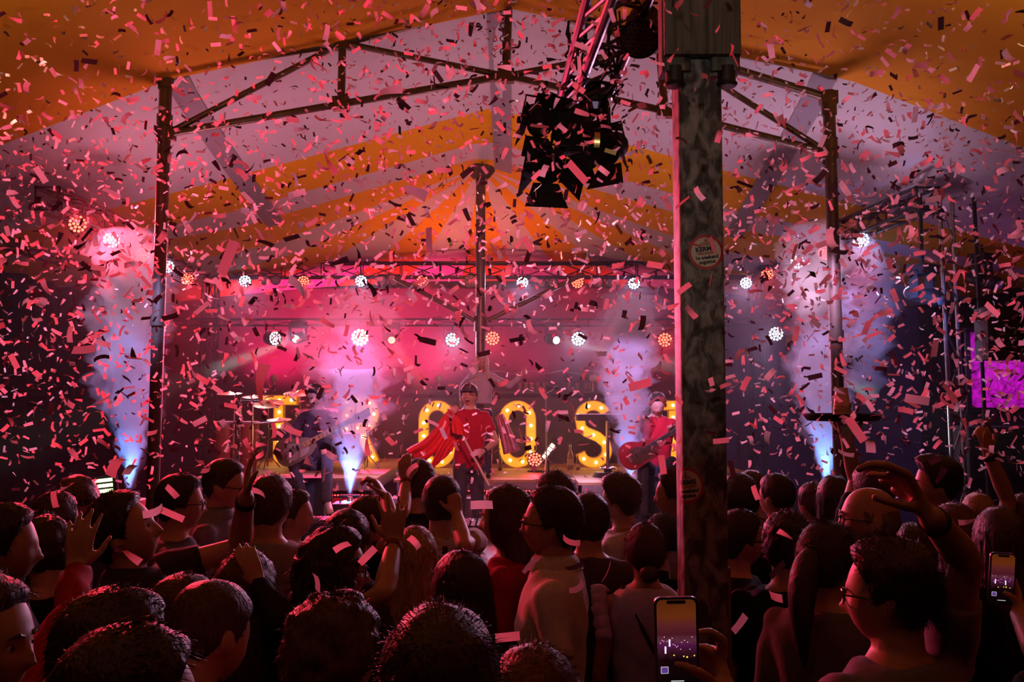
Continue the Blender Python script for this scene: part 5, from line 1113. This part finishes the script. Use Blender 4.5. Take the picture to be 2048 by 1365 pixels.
e = empty('sequin_cloth', at(1003, 835, 11.8), 0, 'red and silver sequin cloth hanging at the hip of the woman', 'cloth'); V = []
for i in range(16):
    for j in range(10): t, s = i/15, j/9; V.append((-0.07+0.14*s*(0.6+0.9*t)+0.10*t, 0.03*math.sin(s*12+t*3), -0.46*t+0.05*s))
me = bpy.data.meshes.new('cloth_sheet'); me.from_pydata(V, [], [(i*10+j, i*10+j+1, i*10+j+11, i*10+j+10) for i in range(15) for j in range(9)]); me.update(); me.shade_smooth()
q = link_mesh('cloth_sheet', me, mat('sequins', (0.70, 0.10, 0.16), 0.25, 0.6, noise=((0.8, 0.6, 0.65), 120, 0.1)), e); md = q.modifiers.new('t', 'SOLIDIFY'); md.thickness = 0.006
# ------------------------------------------------------------------ the crowd (pixel of the head top, distance, facing)
NAV = (0.015, 0.018, 0.035); WHT = (0.74, 0.70, 0.70); GRY = (0.30, 0.27, 0.28); REDK = (0.40, 0.012, 0.015); BLU = (0.06, 0.07, 0.22)
def hand_dir(u, n): return dict(u=u, n=n)
# -- nearest row
person(262, 1246, 1.46, -58, 'man with short dark hair at the bottom left corner, pale forehead catching light', ('short', 'dark'), BLK, voxel=0.009)
person(232, 1172, 1.82, -40, 'dark-haired man in pale collared shirt behind the front row at bottom left', ('short', 'dark'), (0.30, 0.30, 0.28), collar=(0.35, 0.34, 0.32), voxel=0.009)
person(402, 1150, 2.25, -35, 'man with faded haircut and navy polo collar leaning forward', ('fade', 'brown'), (0.022, 0.018, 0.04), hp=-22, hr=-8, collar=(0.025, 0.02, 0.045), lean=0.12, voxel=0.009)
person(668, 1196, 2.1, -25, 'man with curly reddish hair in the front row', ('curly', 'brown'), BLK, voxel=0.009)
person(880, 1210, 1.55, 6, 'man with smooth dark hair at the bottom centre, seen from behind', ('short', 'dark'), BLK, voxel=0.009)
person(1066, 1290, 1.95, -25, 'short-haired person whose head top shows at the bottom edge left of the phone', ('short', 'auburn'), BLK, voxel=0.009)
# -- left group
person(-34, 1142, 1.95, -95, 'woman with long brown hair and red jumper raising one hand at the left edge', ('long', 'brown'), REDK, fem=True, sleeve='long', eyes=True, voxel=0.009,
       L=dict(e=(146, 1238, 2.42), w=(152, 1140, 2.42), u=(0.05, 0.1, 1), n=(0, 1, 0.1), curl=0.2, spread=0.9, band='red'))
person(280, 976, 3.2, -82, 'man in dark polo shirt looking up with one arm raised', ('short', 'black'), (0.04, 0.035, 0.035), hp=22, eyes=True, collar=(0.045, 0.04, 0.04), voxel=0.009,
       L=dict(e=(478, 1096, 3.4), w=(492, 996, 3.4), u=(0.05, 0, 1), n=(0.9, 0.3, 0), curl=0.22, spread=0.8, band='black'))
person(492, 1104, 3.2, -5, 'woman with curly hair and black top holding a hand to her head', ('longcurly', 'brown'), BLK, fem=True, hl=0.7, voxel=0.009, sleeve='long',
       R=dict(e=(566, 1242, 3.05), w=(516, 1164, 2.95), u=(-0.45, 0.1, 0.9), n=(-0.2, 1, 0), curl=0.3, spread=0.5))
person(368, 1146, 2.6, -15, 'person with brown hair half hidden behind the faded haircut', ('short', 'brown'), (0.05, 0.035, 0.03))
person(8, 1004, 3.05, -70, 'dark-haired man in navy T-shirt cut by the left edge', ('short', 'black'), NAV)
person(98, 1031, 3.5, 40, 'man with short spiky hair and earring looking down at left', ('spiky', 'dark'), BLK, hp=-15)
person(112, 976, 4.1, -20, 'woman with tied brown hair in sleeveless top at left', ('tied', 'brown', 'tail'), (0.10, 0.08, 0.12), fem=True, sleeve='cap')
person(150, 939, 4.55, -150, 'man in bright blue polo shirt looking down at left', ('quiff', 'brown'), BLU, hp=-35, eyes=True, collar=(0.10, 0.12, 0.32))
person(362, 946, 4.4, -72, 'man with dark hair, glasses and denim shirt facing right', ('short', 'black'), (0.12, 0.13, 0.17), glasses=True)
person(442, 913, 4.9, -88, 'tall man with cropped hair and grey-blue shirt facing right', ('fade', 'dark'), (0.20, 0.22, 0.28), hp=-8, glasses=True, collar=(0.22, 0.24, 0.30))
person(541, 948, 4.25, -8, 'man in pale grey T-shirt seen from behind left of the guitarist', ('short', 'brown'), GRY)
person(588, 978, 4.85, -88, 'dark-haired man in profile beside the pale grey T-shirt', ('short', 'dark'), (0.30, 0.28, 0.30))
def polo_trim(e, toL, Hx, s):
    a = np.linspace(0, 2*PI, 30, endpoint=False); g = G()
    g.tube([(math.cos(q)*0.0985, -0.008+math.sin(q)*0.0985, 1.504) for q in list(a)+[0.0]], 0.0035, 6); g.build('collar_stripe', M['black'], e)
# -- centre left
person(672, 1056, 3.15, -75, 'woman with long dark curls and glasses raising one spread hand', ('longcurly', 'black'), BLK, fem=True, glasses=True, hl=0.9, eyes=True, sleeve='cap',
       R=dict(e=(768, 1186, 2.95), w=(788, 1086, 2.92), u=(-0.02, 0, 1), n=(-0.2, 1, 0), curl=0.12, spread=1.5, band='red'))
person(694, 1018, 3.85, -12, 'dark-haired person in front of the second smoke machine', ('short', 'black'), BLK)
person(742, 995, 4.3, -80, 'dark-haired man in profile raising a loose fist', ('quiff', 'dark'), BLK, R=dict(e=(790, 1070, 4.1), w=(772, 996, 4.05), u=(-0.5, 0, 0.8), n=(-0.6, 0, -0.8), curl=0.75, spread=0.2))
person(836, 917, 5.4, 20, 'man in black shirt facing the singer with one arm raised', ('short', 'brown'), BLK, L=dict(e=(806, 1024, 5.2), w=(812, 962, 5.15), u=(-0.1, 0, 1), n=(0, 1, 0), curl=0.5, spread=0.2, band='red'))
person(884, 950, 4.65, -4, 'man in pale floral shirt seen from behind below the singer', ('short', 'dark'), printed('floral print', (0.60, 0.52, 0.44), (0.06, 0.03, 0.03), 17, 0.60), R=dict(e=(928, 1092, 4.5), w=(914, 1030, 4.42), u=(-0.2, 0.2, 1), n=(-0.5, 0.8, 0), curl=0.6))
person(830, 1050, 3.75, 0, 'woman with long straight blond hair seen from behind', ('long', 'blond'), (0.05, 0.04, 0.05), fem=True)
person(922, 1098, 3.1, 28, 'woman with long dark hair held by a claw clip', ('long', 'dark'), BLK, fem=True)
person(1012, 968, 3.95, 78, 'woman with long brown hair and red cardigan in profile facing left', ('long', 'brown'), (0.38, 0.012, 0.05), fem=True, sleeve='long', eyes=True, hl=0.85)
person(1098, 970, 3.55, 84, 'man in white polo shirt and glasses in profile facing left', ('short', 'dark'), WHT, hp=4, glasses=True, eyes=True, collar=(0.62, 0.58, 0.58), voxel=0.009, extra=polo_trim)
person(1108, 938, 4.8, 55, 'woman with hair in a bun between the white polo and the platform', ('tied', 'brown', 'bun', 0.0), BLK, fem=True)
person(1178, 984, 4.3, -8, 'dark-haired man in olive T-shirt right of the white polo', ('short', 'dark'), (0.09, 0.07, 0.05))
person(1240, 950, 5.05, 62, 'young man with fringe and white T-shirt facing left', ('quiff', 'brown'), WHT, eyes=True)
def ruffle(e, toL, Hx, s):
    for sg in (-1, 1):
        g = G(); V = []; n = 40
        for j, (w_, z) in enumerate(((0.0, 0.0), (0.03, 0.012), (0.065, 0.0))):
            for i in range(n):
                t = i/(n-1); a = -0.3+t*3.0; V.append((sg*(0.155+0.02*math.sin(a)+w_*(0.8+0.35*math.sin(i*1.35))), 0.10-0.22*t, 1.485-0.02*math.cos(a*2)-0.30*max(0, t-0.45)+z+0.014*math.sin(i*1.35+1)*j))
        me = bpy.data.meshes.new('ruffle'); me.from_pydata(V, [], [(j*n+i, j*n+i+1, (j+1)*n+i+1, (j+1)*n+i) for j in range(2) for i in range(n-1)]); me.update(); me.shade_smooth()
        q = link_mesh('ruffle', me, cloth((0.72, 0.64, 0.64)), e); md = q.modifiers.new('t', 'SOLIDIFY'); md.thickness = 0.005
person(1290, 1040, 3.98, 0, 'woman with low bun in pale ruffled top with a black strap', ('tied', 'brown', 'bun', -0.075), (0.70, 0.62, 0.62), fem=True, sleeve=None, strap=True, extra=ruffle, voxel=0.009)
person(1350, 936, 4.9, 70, 'man in striped dark shirt half hidden left of the post', ('short', 'dark'), NAV)
person(1325, 1026, 4.6, -5, 'dark-haired person holding a clear cup behind the low bun', ('short', 'black'), BLK, R=dict(e=(1392, 1210, 4.5), w=(1368, 1172, 4.4), u=(-0.75, 0, 0.65), n=(-0.3, 0.9, 0), curl=0.7))
# -- right group
person(1480, 1018, 4.05, -78, 'man in black T-shirt and glasses just right of the post', ('short', 'black'), BLK, glasses=True, eyes=True)
person(1478, 946, 4.7, -6, 'short-haired person right behind the post edge', ('short', 'dark'), NAV)
person(1503, 940, 5.75, 4, 'short-haired person in the second row right of the post', ('short', 'brown'), GRY)
person(1552, 944, 5.2, 35, 'man with cropped sides and pale nape right of the post', ('fade', 'black'), NAV)
person(1574, 1024, 3.6, -20, 'dark-haired person with glasses behind the grey ponytail top', ('spiky', 'black'), BLK, glasses=True)
person(1652, 1034, 3.1, -42, 'woman with a ponytail and grey top right of the post', ('tied', 'dark', 'tail'), (0.13, 0.115, 0.11), fem=True, sleeve='long', voxel=0.009)
person(1626, 960, 5.5, 20, 'small woman with tied hair before the fourth smoke jet', ('tied', 'brown', 'bun', 0.02), BLK, fem=True)
person(1668, 948, 5.2, -10, 'woman with long dark hair before the fourth smoke jet', ('long', 'dark'), BLK, fem=True)
person(1732, 962, 3.6, 78, 'bald man with glasses and checked shirt facing left', ('bald', 'grey'), printed('fine check', (0.20, 0.16, 0.16), (0.06, 0.05, 0.05), 26, 0.4, 'check'), glasses=True, hp=4, eyes=True, collar=(0.15, 0.12, 0.12))
person(1746, 922, 4.75, 10, 'waiter reaching a round tray above the crowd, face hidden', ('short', 'brown'), BLK, L=dict(e=(1712, 962, 4.70), w=(1692, 876, 4.78), u=(0.0, -0.05, 1), n=(0.2, 0.6, 0.9), curl=(-0.25, -0.3, -0.3, -0.25), spread=1.6, k=1.05))
person(1872, 912, 4.9, 72, 'tall man with dark quiff in profile facing left', ('quiff', 'black'), BLK, eyes=True)
person(2052, 985, 4.15, 10, 'woman at the right edge pointing one finger up', ('long', 'brown'), BLK, fem=True, sleeve='cap', L=dict(e=(2016, 1000, 4.1), w=(1976, 905, 4.1), u=(-0.15, 0, 1), n=(-0.3, 0.9, 0), curl=(0.05, 0.9, 1.0, 1.0), spread=0.3, band='black'))
person(1955, 984, 5.4, -10, 'blond woman in the back row at right', ('long', 'blond'), GRY, fem=True)
person(1908, 1003, 4.1, 8, 'woman with light brown hair below the tall man with quiff', ('long', 'auburn'), BLK, fem=True)
person(1998, 1012, 3.75, 0, 'woman with long smooth hair at the right, seen from behind', ('long', 'brown'), BLK, fem=True)
person(1826, 1046, 3.9, -10, 'dark-haired person behind the big raised arm', ('short', 'dark'), BLK)
person(1778, 1074, 2.4, 22, 'man with glasses and pale T-shirt raising his arm at right front', ('spiky', 'dark'), (0.22, 0.22, 0.30), glasses=True, voxel=0.0085, hy=38,
       R=dict(e=(1932, 1120, 1.95), w=(1862, 1036, 1.86), k=1.05, band='black', fingers=[
           [(1832, 982, 1.84), (1814, 950, 1.82), (1770, 930, 1.80), (1738, 930, 1.79), (1716, 940, 1.79)], [(1824, 985, 1.86), (1800, 962, 1.85), (1764, 952, 1.83), (1738, 950, 1.82)],
           [(1820, 992, 1.88), (1796, 972, 1.88), (1774, 958, 1.87), (1762, 962, 1.86)], [(1824, 1000, 1.90), (1802, 988, 1.90), (1786, 980, 1.90)], [(1832, 1016, 1.85), (1806, 1012, 1.83), (1778, 1004, 1.82), (1748, 996, 1.82)]]))
# people whose hands hold phones (heads below or beside the frame)
person(1462, 1580, 1.18, 12, 'person below the frame holding a phone up before the post', ('short', 'dark'), BLK, voxel=0.009,
       R=dict(e=(1560, 1640, 1.36), w=(1452, 1392, 1.66), k=0.95, fingers=[
           [(1440, 1318, 1.68), (1446, 1282, 1.67), (1420, 1264, 1.66), (1396, 1268, 1.65)], [(1432, 1330, 1.69), (1430, 1302, 1.70), (1404, 1296, 1.69), (1384, 1296, 1.68)], [(1426, 1346, 1.70), (1418, 1326, 1.71), (1396, 1322, 1.70), (1380, 1322, 1.69)],
           [(1420, 1362, 1.70), (1408, 1350, 1.71), (1384, 1346, 1.70)], [(1430, 1372, 1.65), (1408, 1352, 1.62), (1378, 1336, 1.605), (1354, 1330, 1.605)]]))
person(2140, 1190, 2.3, 14, 'person outside the right edge holding a phone up', ('short', 'dark'), BLK, voxel=0.009,
       L=dict(e=(2090, 1330, 2.42), w=(2040, 1230, 2.66), k=0.95, fingers=[
           [(2034, 1180, 2.70), (2028, 1160, 2.71), (2010, 1156, 2.71), (1990, 1160, 2.71)], [(2032, 1190, 2.71), (2020, 1178, 2.715), (2000, 1176, 2.715), (1984, 1180, 2.71)], [(2030, 1200, 2.71), (2016, 1194, 2.715), (1996, 1192, 2.715), (1982, 1196, 2.71)], [(2028, 1208, 2.71), (2012, 1206, 2.715), (1990, 1206, 2.71)], [(2034, 1206, 2.66), (2022, 1192, 2.655), (2008, 1186, 2.655)]]))
finish_remesh()
for q in PEOPLE:
    if len(q) > 3: print('ARMS', q[0][:40], {k: (round(a, 2), round(c, 2)) for k, (a, c) in q[3].items()}, 's', round(q[2], 2))
for i in range(len(PEOPLE)):
    for j in range(i):
        dd = np.linalg.norm(PEOPLE[i][1][:2]-PEOPLE[j][1][:2])
        if dd < 0.30: print('CLOSE', round(dd, 2), PEOPLE[i][0][:40], '|', PEOPLE[j][0][:40])
print('SCALES', sorted((round(q[2], 2), q[0][:30]) for q in PEOPLE))
# ------------------------------------------------------------------ phones
def screen_mat():
    m = bpy.data.materials.new('phone screen'); m.use_nodes = True; nt = m.node_tree; b = nt.nodes['Principled BSDF']; b.inputs['Base Color'].default_value = (0.01, 0.01, 0.01, 1); b.inputs['Roughness'].default_value = 0.15
    tc = nt.nodes.new('ShaderNodeTexCoord'); sx = nt.nodes.new('ShaderNodeSeparateXYZ'); nt.links.new(tc.outputs['Object'], sx.inputs[0])
    mr = nt.nodes.new('ShaderNodeMapRange'); mr.inputs['From Min'].default_value = -0.070; mr.inputs['From Max'].default_value = 0.070; nt.links.new(sx.outputs['Z'], mr.inputs['Value'])
    n = nt.nodes.new('ShaderNodeTexNoise'); n.inputs['Scale'].default_value = 130; nt.links.new(tc.outputs['Object'], n.inputs['Vector'])
    ad = nt.nodes.new('ShaderNodeMath'); ad.operation = 'MULTIPLY_ADD'; ad.inputs[1].default_value = 0.10; ad.inputs[2].default_value = -0.05; nt.links.new(n.outputs['Fac'], ad.inputs[0])
    ad2 = nt.nodes.new('ShaderNodeMath'); ad2.operation = 'ADD'; nt.links.new(mr.outputs[0], ad2.inputs[0]); nt.links.new(ad.outputs[0], ad2.inputs[1])
    r = nt.nodes.new('ShaderNodeValToRGB'); cr = r.color_ramp; cr.elements[0].position = 0.0; cr.elements[0].color = (0.002, 0.001, 0.001, 1); cr.elements[1].position = 1.0; cr.elements[1].color = (0.11, 0.022, 0.004, 1)
    for p, c in ((0.30, (0.006, 0.001, 0.002)), (0.40, (0.05, 0.008, 0.02)), (0.47, (0.10, 0.01, 0.07)), (0.53, (0.13, 0.03, 0.05)), (0.60, (0.08, 0.01, 0.02)), (0.70, (0.12, 0.018, 0.022)), (0.82, (0.16, 0.030, 0.006))): el = cr.elements.new(p); el.color = (*c, 1)
    nt.links.new(ad2.outputs[0], r.inputs['Fac']); nt.links.new(r.outputs['Color'], b.inputs['Emission Color']); b.inputs['Emission Strength'].default_value = 0.75; return m
SCR = screen_mat(); GLOW = {}
def dotmat(c): return mat('screen dot %.2f %.2f %.2f' % c, (0.01, 0.01, 0.01), 0.3, emit=c, es=1.2)
def phone(p, wd, tilt, rz, label):
    hh = wd*2.06; e = empty('smartphone', p, 0, label, 'phone'); e.rotation_euler = (0.05, tilt, rz)
    def rp(g, hx, hz, r, y0, y1): P = rrect(hx, hz, r, 6); g.loft([np.c_[P[:, 0], np.full(len(P), y), P[:, 1]] for y in (y0, y1)]); return g
    g = G(); rp(g, wd/2, hh/2, 0.011, -0.003, 0.006); g.build('case', mat('phone case', (0.02, 0.015, 0.015), 0.3), e)
    g = G(); rp(g, wd/2-0.004, hh/2-0.004, 0.009, -0.0036, -0.0031); g.build('screen', SCR, e)
    g = G(); rp(g, wd*0.22, 0.003, 0.0029, -0.0042, -0.0037); g.v[0][:, 2] += hh/2-0.008; g.build('notch', M['black'], e)
    g = G(); rp(g, 0.0065, 0.006, 0.001, -0.0042, -0.0037); g.v[0] += np.array([-wd*0.29, 0, -hh*0.30]); t = g.build('thumbnail', dotmat((0.35, 0.30, 0.35)), e)
    g = G(); rp(g, 0.0052, 0.0047, 0.001, -0.0046, -0.0043); g.v[0] += np.array([-wd*0.29, 0, -hh*0.30]); g.build('thumbnail_image', dotmat((0.08, 0.03, 0.20)), t)
    r_ = random.Random(int(wd*1e4))
    for col, n, z0, z1, sz in (((0.9, 0.45, 0.9), 16, -0.012, 0.010, 0.0010), ((0.9, 0.7, 0.08), 5, -0.026, -0.020, 0.0016), ((0.85, 0.7, 1.0), 2, -0.02, 0.0, 0.002)):
        g = G()
        for k in range(n): g.box(((r_.random()-0.5)*wd*0.8, -0.0041, z0+r_.random()*(z1-z0)), (sz*1.4, 0.0004, sz*(1.2 if n > 2 else 6)))
        g.build('screen_lights', dotmat(col), e)
    g = G(); g.box((0.0, -0.0041, -hh/2+0.012), (0.022, 0.0004, 0.0014)); g.build('home_bar', dotmat((0.5, 0.5, 0.5)), e)
    return e
phone(at(1353, 1285, 1.64), 0.0745, -0.02, 0.0, 'phone held up before the post, its screen showing the stage'); phone(at(2004, 1158, 2.69), 0.070, 0.06, -0.1, 'phone held up at the right edge, its screen showing the stage')
# ------------------------------------------------------------------ tray with a stack of cups, drink by the post
tp = at(1685, 838, 4.78); e = empty('serving_tray', tp, 0, 'round black serving tray carried high above the crowd', 'tray')
an = np.linspace(0, 2*PI, 40, endpoint=False); g = G(); g.loft([np.c_[np.cos(an)*r, np.sin(an)*r, np.full(40, z)] for r, z in ((0.165, -0.004), (0.170, 0.0), (0.188, 0.022), (0.193, 0.022), (0.191, 0.018), (0.172, -0.008), (0.165, -0.010))]); g.build('dish', M['black'], e, smooth=180)
g = G(); g.torus((0, 0, 0.022), 0.191, 0.004, n=40, k=6); g.build('rim', M['rubber'], e)
CUP = mat('translucent cup', (0.85, 0.32, 0.22), 0.35, alpha=0.82)
gc = G(); an = np.linspace(0, 2*PI, 20, endpoint=False); gc.loft([np.c_[np.cos(an)*r, np.sin(an)*r, np.full(20, z)] for r, z in ((0.042, 0.0), (0.044, 0.003), (0.0415, 0.006), (0.029, 0.098), (0.0, 0.099))], cap=False); CM = gc.mesh('plastic_cup', 60); CM.materials.append(CUP)
ords = ['lowest', 'second', 'third', 'fourth', 'fifth', 'sixth', 'seventh', 'topmost']
for k in range(8):
    o = link_mesh('plastic_cup', CM, None, None, (tp.x-0.002*(k % 3), tp.y, tp.z+0.0005+0.0085*k)); o.scale = (1-0.004*k,)*3
    tag(o, ords[k]+' of the upturned plastic cups stacked on the tray', 'cup', 'stack of cups on the tray')
dp = at(1350, 1132, 4.42); e = empty('drink_cup', dp, 0, 'clear plastic drink cup beside the left edge of the post', 'cup')
g = G(); g.loft([np.c_[np.cos(an)*r, np.sin(an)*r, np.full(20, z)] for r, z in ((0.028, -0.06), (0.042, 0.06), (0.040, 0.06), (0.026, -0.055))]); g.build('cup_wall', mat('clear cup', (0.5, 0.4, 0.4), 0.15, alpha=0.45), e)
g = G(); g.loft([np.c_[np.cos(an)*r, np.sin(an)*r, np.full(20, z)] for r, z in ((0.026, -0.055), (0.034, 0.02))]); g.build('drink', mat('dark drink', (0.10, 0.03, 0.02), 0.2), e)
# ================================================================== confetti
PAPER = []
for nm, c, tr_ in (('pink paper', (0.85, 0.40, 0.42), 0.6), ('white paper', (0.86, 0.76, 0.78), 0.6), ('shaded paper', (0.10, 0.05, 0.06), 0.25), ('gold foil', (0.75, 0.55, 0.20), 0.0)):  # third paper: shade of the unlit strips put into the colour
    m = bpy.data.materials.new(nm); m.use_nodes = True; nt = m.node_tree; nt.nodes.clear(); o = nt.nodes.new('ShaderNodeOutputMaterial')
    if nm == 'gold foil':
        a = nt.nodes.new('ShaderNodeBsdfPrincipled'); a.inputs['Base Color'].default_value = (*c, 1); a.inputs['Metallic'].default_value = 0.9; a.inputs['Roughness'].default_value = 0.3; nt.links.new(a.outputs[0], o.inputs[0])
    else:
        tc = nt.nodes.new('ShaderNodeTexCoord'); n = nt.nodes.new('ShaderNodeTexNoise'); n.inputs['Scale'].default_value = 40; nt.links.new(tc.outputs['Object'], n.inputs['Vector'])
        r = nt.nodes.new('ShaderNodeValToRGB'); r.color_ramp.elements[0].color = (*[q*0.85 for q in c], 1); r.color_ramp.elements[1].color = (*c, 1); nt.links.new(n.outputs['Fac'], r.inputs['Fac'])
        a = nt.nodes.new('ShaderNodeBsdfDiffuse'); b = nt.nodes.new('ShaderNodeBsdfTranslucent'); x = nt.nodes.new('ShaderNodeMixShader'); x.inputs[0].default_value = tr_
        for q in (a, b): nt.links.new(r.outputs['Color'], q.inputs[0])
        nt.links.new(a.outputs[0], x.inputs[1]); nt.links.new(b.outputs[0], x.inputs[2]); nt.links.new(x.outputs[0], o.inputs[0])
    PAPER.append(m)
cr = np.random.default_rng(21)
def strip(bend, twist, L=0.050, W=0.0175, seg=4):
    V = []; a = np.linspace(-0.5, 0.5, seg+1)
    for t in a:
        th = t*bend; x = (math.sin(th)/bend if abs(bend) > 0.05 else t)*L; z = ((1-math.cos(th))/bend if abs(bend) > 0.05 else 0)*L; tw = t*twist
        for s in (-0.5, 0.5): V.append((x, s*W*math.cos(tw), z+s*W*math.sin(tw)))
    return np.array(V), [(2*i, 2*i+1, 2*i+3, 2*i+2) for i in range(seg)]
def rand_rot():
    q = cr.normal(0, 1, 4); q /= np.linalg.norm(q); w_, x, y, z = q
    return np.array([[1-2*(y*y+z*z), 2*(x*y-z*w_), 2*(x*z+y*w_)], [2*(x*y+z*w_), 1-2*(x*x+z*z), 2*(y*z-x*w_)], [2*(x*z-y*w_), 2*(y*z+x*w_), 1-2*(x*x+y*y)]])
def pick():
    """a pixel and a depth following the cloud in the air: dense to both sides and over the stage, thin low down"""
    while True:
        px = cr.uniform(-360, 2408); py = cr.uniform(-160, 1010); d = 2.5+6.4*cr.random()**0.72
        dens = 1.0
        if py < 230 and (px < 620 or px > 1470): dens = 0.55
        if 620 < py: dens = np.interp(abs(px-1000), [0, 380, 640, 1000], [0.42, 0.50, 0.85, 0.9])
        if py > 860: dens *= np.interp(py, [860, 1010], [1.0, 0.25])
        if px > 1800 and 560 < py < 900: dens *= 1.1
        if px < 330 and 430 < py < 800: dens *= 1.35
        p = at(px, py, d)
        if d < 5.2 and p.z < 1.95: continue
        if d > 8 and p.z < 1.3: continue
        if p.z > roofz(p.x, p.y)-0.12 or not -6.3 < p.x < 6.5: continue
        if abs(p.x-post.location.x) < 0.2 and abs(p.y-YP) < 0.2: continue
        if cr.random() < dens: return px, py, d, p
NEAR = [(455, 517, 1.3, 0), (600, 575, 1.5, 1), (1155, 345, 1.7, 0), (520, 765, 1.25, 0), (835, 385, 1.6, 1), (233, 925, 1.5, 0), (262, 935, 1.9, 1), (1712, 860, 1.75, 0), (1740, 885, 1.8, 1), (1280, 770, 2.0, 0), (965, 1010, 2.0, 1), (620, 925, 2.0, 0), (780, 180, 1.9, 1), (170, 700, 1.8, 0), (1660, 480, 1.9, 1), (858, 480, 1.9, 0), (1835, 800, 2.0, 1), (660, 330, 2.1, 0),
        (265, 1115, 2.2, 0), (345, 1030, 2.0, 0), (310, 1025, 2.0, 1), (1140, 1085, 2.3, 0), (1215, 1145, 2.0, 0), (1160, 1175, 2.0, 0), (635, 1165, 2.0, 0), (685, 1092, 2.4, 0), (735, 1112, 2.2, 0), (820, 940, 2.6, 0), (1060, 1130, 2.3, 0), (1150, 1135, 2.3, 2), (1550, 1195, 2.0, 0), (1480, 1248, 2.2, 0), (1555, 1140, 2.3, 2), (1015, 1275, 1.9, 0), (345, 985, 2.7, 0), (418, 940, 2.8, 0), (520, 985, 2.6, 0), (830, 1085, 2.5, 0), (1325, 930, 2.5, 0), (1510, 985, 3.0, 0), (1935, 1045, 2.8, 0), (1570, 1070, 2.8, 0), (240, 1090, 2.3, 2), (108, 1000, 2.8, 0), (135, 975, 3.0, 0)]
allp = []
for px, py, d, mi in NEAR: allp.append((px, py, d, at(px, py, d), mi))
for k in range(11800):
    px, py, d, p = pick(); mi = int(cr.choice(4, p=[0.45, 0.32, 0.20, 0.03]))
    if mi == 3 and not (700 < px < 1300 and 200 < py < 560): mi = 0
    allp.append((px, py, d, p, mi))
allp[len(NEAR):] = sorted(allp[len(NEAR):], key=lambda q: q[2]+(0 if 10 < q[0] < 2038 and q[1] > 10 else 50))
SHAPES = [strip(b_, t_) for b_, t_ in ((0.05, 0.0), (0.5, 0.2), (1.0, 0.3), (1.6, 0.0), (2.4, 0.5), (0.3, 1.2), (0.8, -0.9), (0.1, 0.1))]
SM = {}
MARKS = [(455, 517, 'left mast'), (600, 575, 'second red back truss light'), (1155, 345, 'hanging light rig'), (520, 765, 'first letter T'), (835, 385, 'striped roof panels'), (233, 925, 'left smoke jet base'), (1712, 860, 'serving tray'), (1280, 770, 'third smoke jet'), (960, 1000, 'legs of the singer'), (620, 925, 'seated guitarist'), (780, 180, 'gable frame upright'), (170, 700, 'dark left curtain'), (1660, 480, 'right mast'), (1835, 800, 'right scaffold tower'), (660, 330, 'yellow roof band'), (280, 1040, 'man with the dark polo'), (345, 1030, 'face of the man looking up'), (1100, 1040, 'man in the white polo'), (1215, 1145, 'olive T-shirt'), (680, 1110, 'woman with dark curls'), (830, 1080, 'long blond hair'), (820, 940, 'raised arm below the singer'), (1015, 1275, 'smooth dark head at the bottom'), (1560, 1120, 'grey ponytail top'), (1480, 1240, 'black T-shirt right of the post'), (365, 970, 'head of the man in denim'), (440, 950, 'cropped head beside it'), (541, 985, 'pale grey T-shirt man'), (1345, 970, 'head left of the post'), (1510, 985, 'heads right of the post'), (1935, 1045, 'women at the right'), (110, 1000, 'tied brown hair at left'), (1730, 800, 'cup stack')]
for k in range(300):
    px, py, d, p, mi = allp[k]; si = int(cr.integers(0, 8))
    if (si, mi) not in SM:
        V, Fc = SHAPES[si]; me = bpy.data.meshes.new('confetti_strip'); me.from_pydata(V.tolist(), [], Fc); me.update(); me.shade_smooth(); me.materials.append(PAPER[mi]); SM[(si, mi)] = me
    o = bpy.data.objects.new('confetti_strip', SM[(si, mi)]); COL.objects.link(o); o.location = p
    if k < len(NEAR): o.rotation_euler = (cr.normal(PI/2, 0.7), cr.normal(0, 0.7), cr.normal(0, 0.6))
    else: o.rotation_euler = Matrix(rand_rot().tolist()).to_euler()
    cn = ('pink', 'white', 'dark', 'gold')[mi]; sn = ('flat', 'slightly bowed', 'bowed', 'curved', 'curled', 'twisted', 'twisted bowed', 'flat')[si]
    if k < len(NEAR):
        lx, ly, ln_ = min(MARKS, key=lambda q: math.hypot(q[0]-px, q[1]-py)); dx, dy = px-lx, py-ly
        wh = ('right of' if dx > 0 else 'left of') if abs(dx) > abs(dy) else ('below' if dy > 0 else 'above')
        if math.hypot(dx, dy) < 26: wh = 'in front of'
        tag(o, f'large {cn} {sn} confetti strip {wh} the {ln_}', 'confetti', 'nearest confetti strips')
    else: tag(o, f'medium {cn} paper confetti strip tumbling high above the crowd', 'confetti', 'nearest confetti strips')
Vs, Fs, Ms, n0 = [], [], [], 0
for px, py, d, p, mi in allp[300:]:
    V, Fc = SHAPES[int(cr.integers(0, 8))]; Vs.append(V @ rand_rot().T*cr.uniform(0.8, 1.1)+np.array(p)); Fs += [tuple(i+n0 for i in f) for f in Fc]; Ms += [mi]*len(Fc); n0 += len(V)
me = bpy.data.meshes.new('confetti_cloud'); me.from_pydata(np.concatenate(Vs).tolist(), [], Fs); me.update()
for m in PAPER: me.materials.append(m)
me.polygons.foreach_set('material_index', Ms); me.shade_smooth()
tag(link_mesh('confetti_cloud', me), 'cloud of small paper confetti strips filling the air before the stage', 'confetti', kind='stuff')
for m in bpy.data.materials:
    try: m.cycles.emission_sampling = 'NONE'
    except Exception: pass
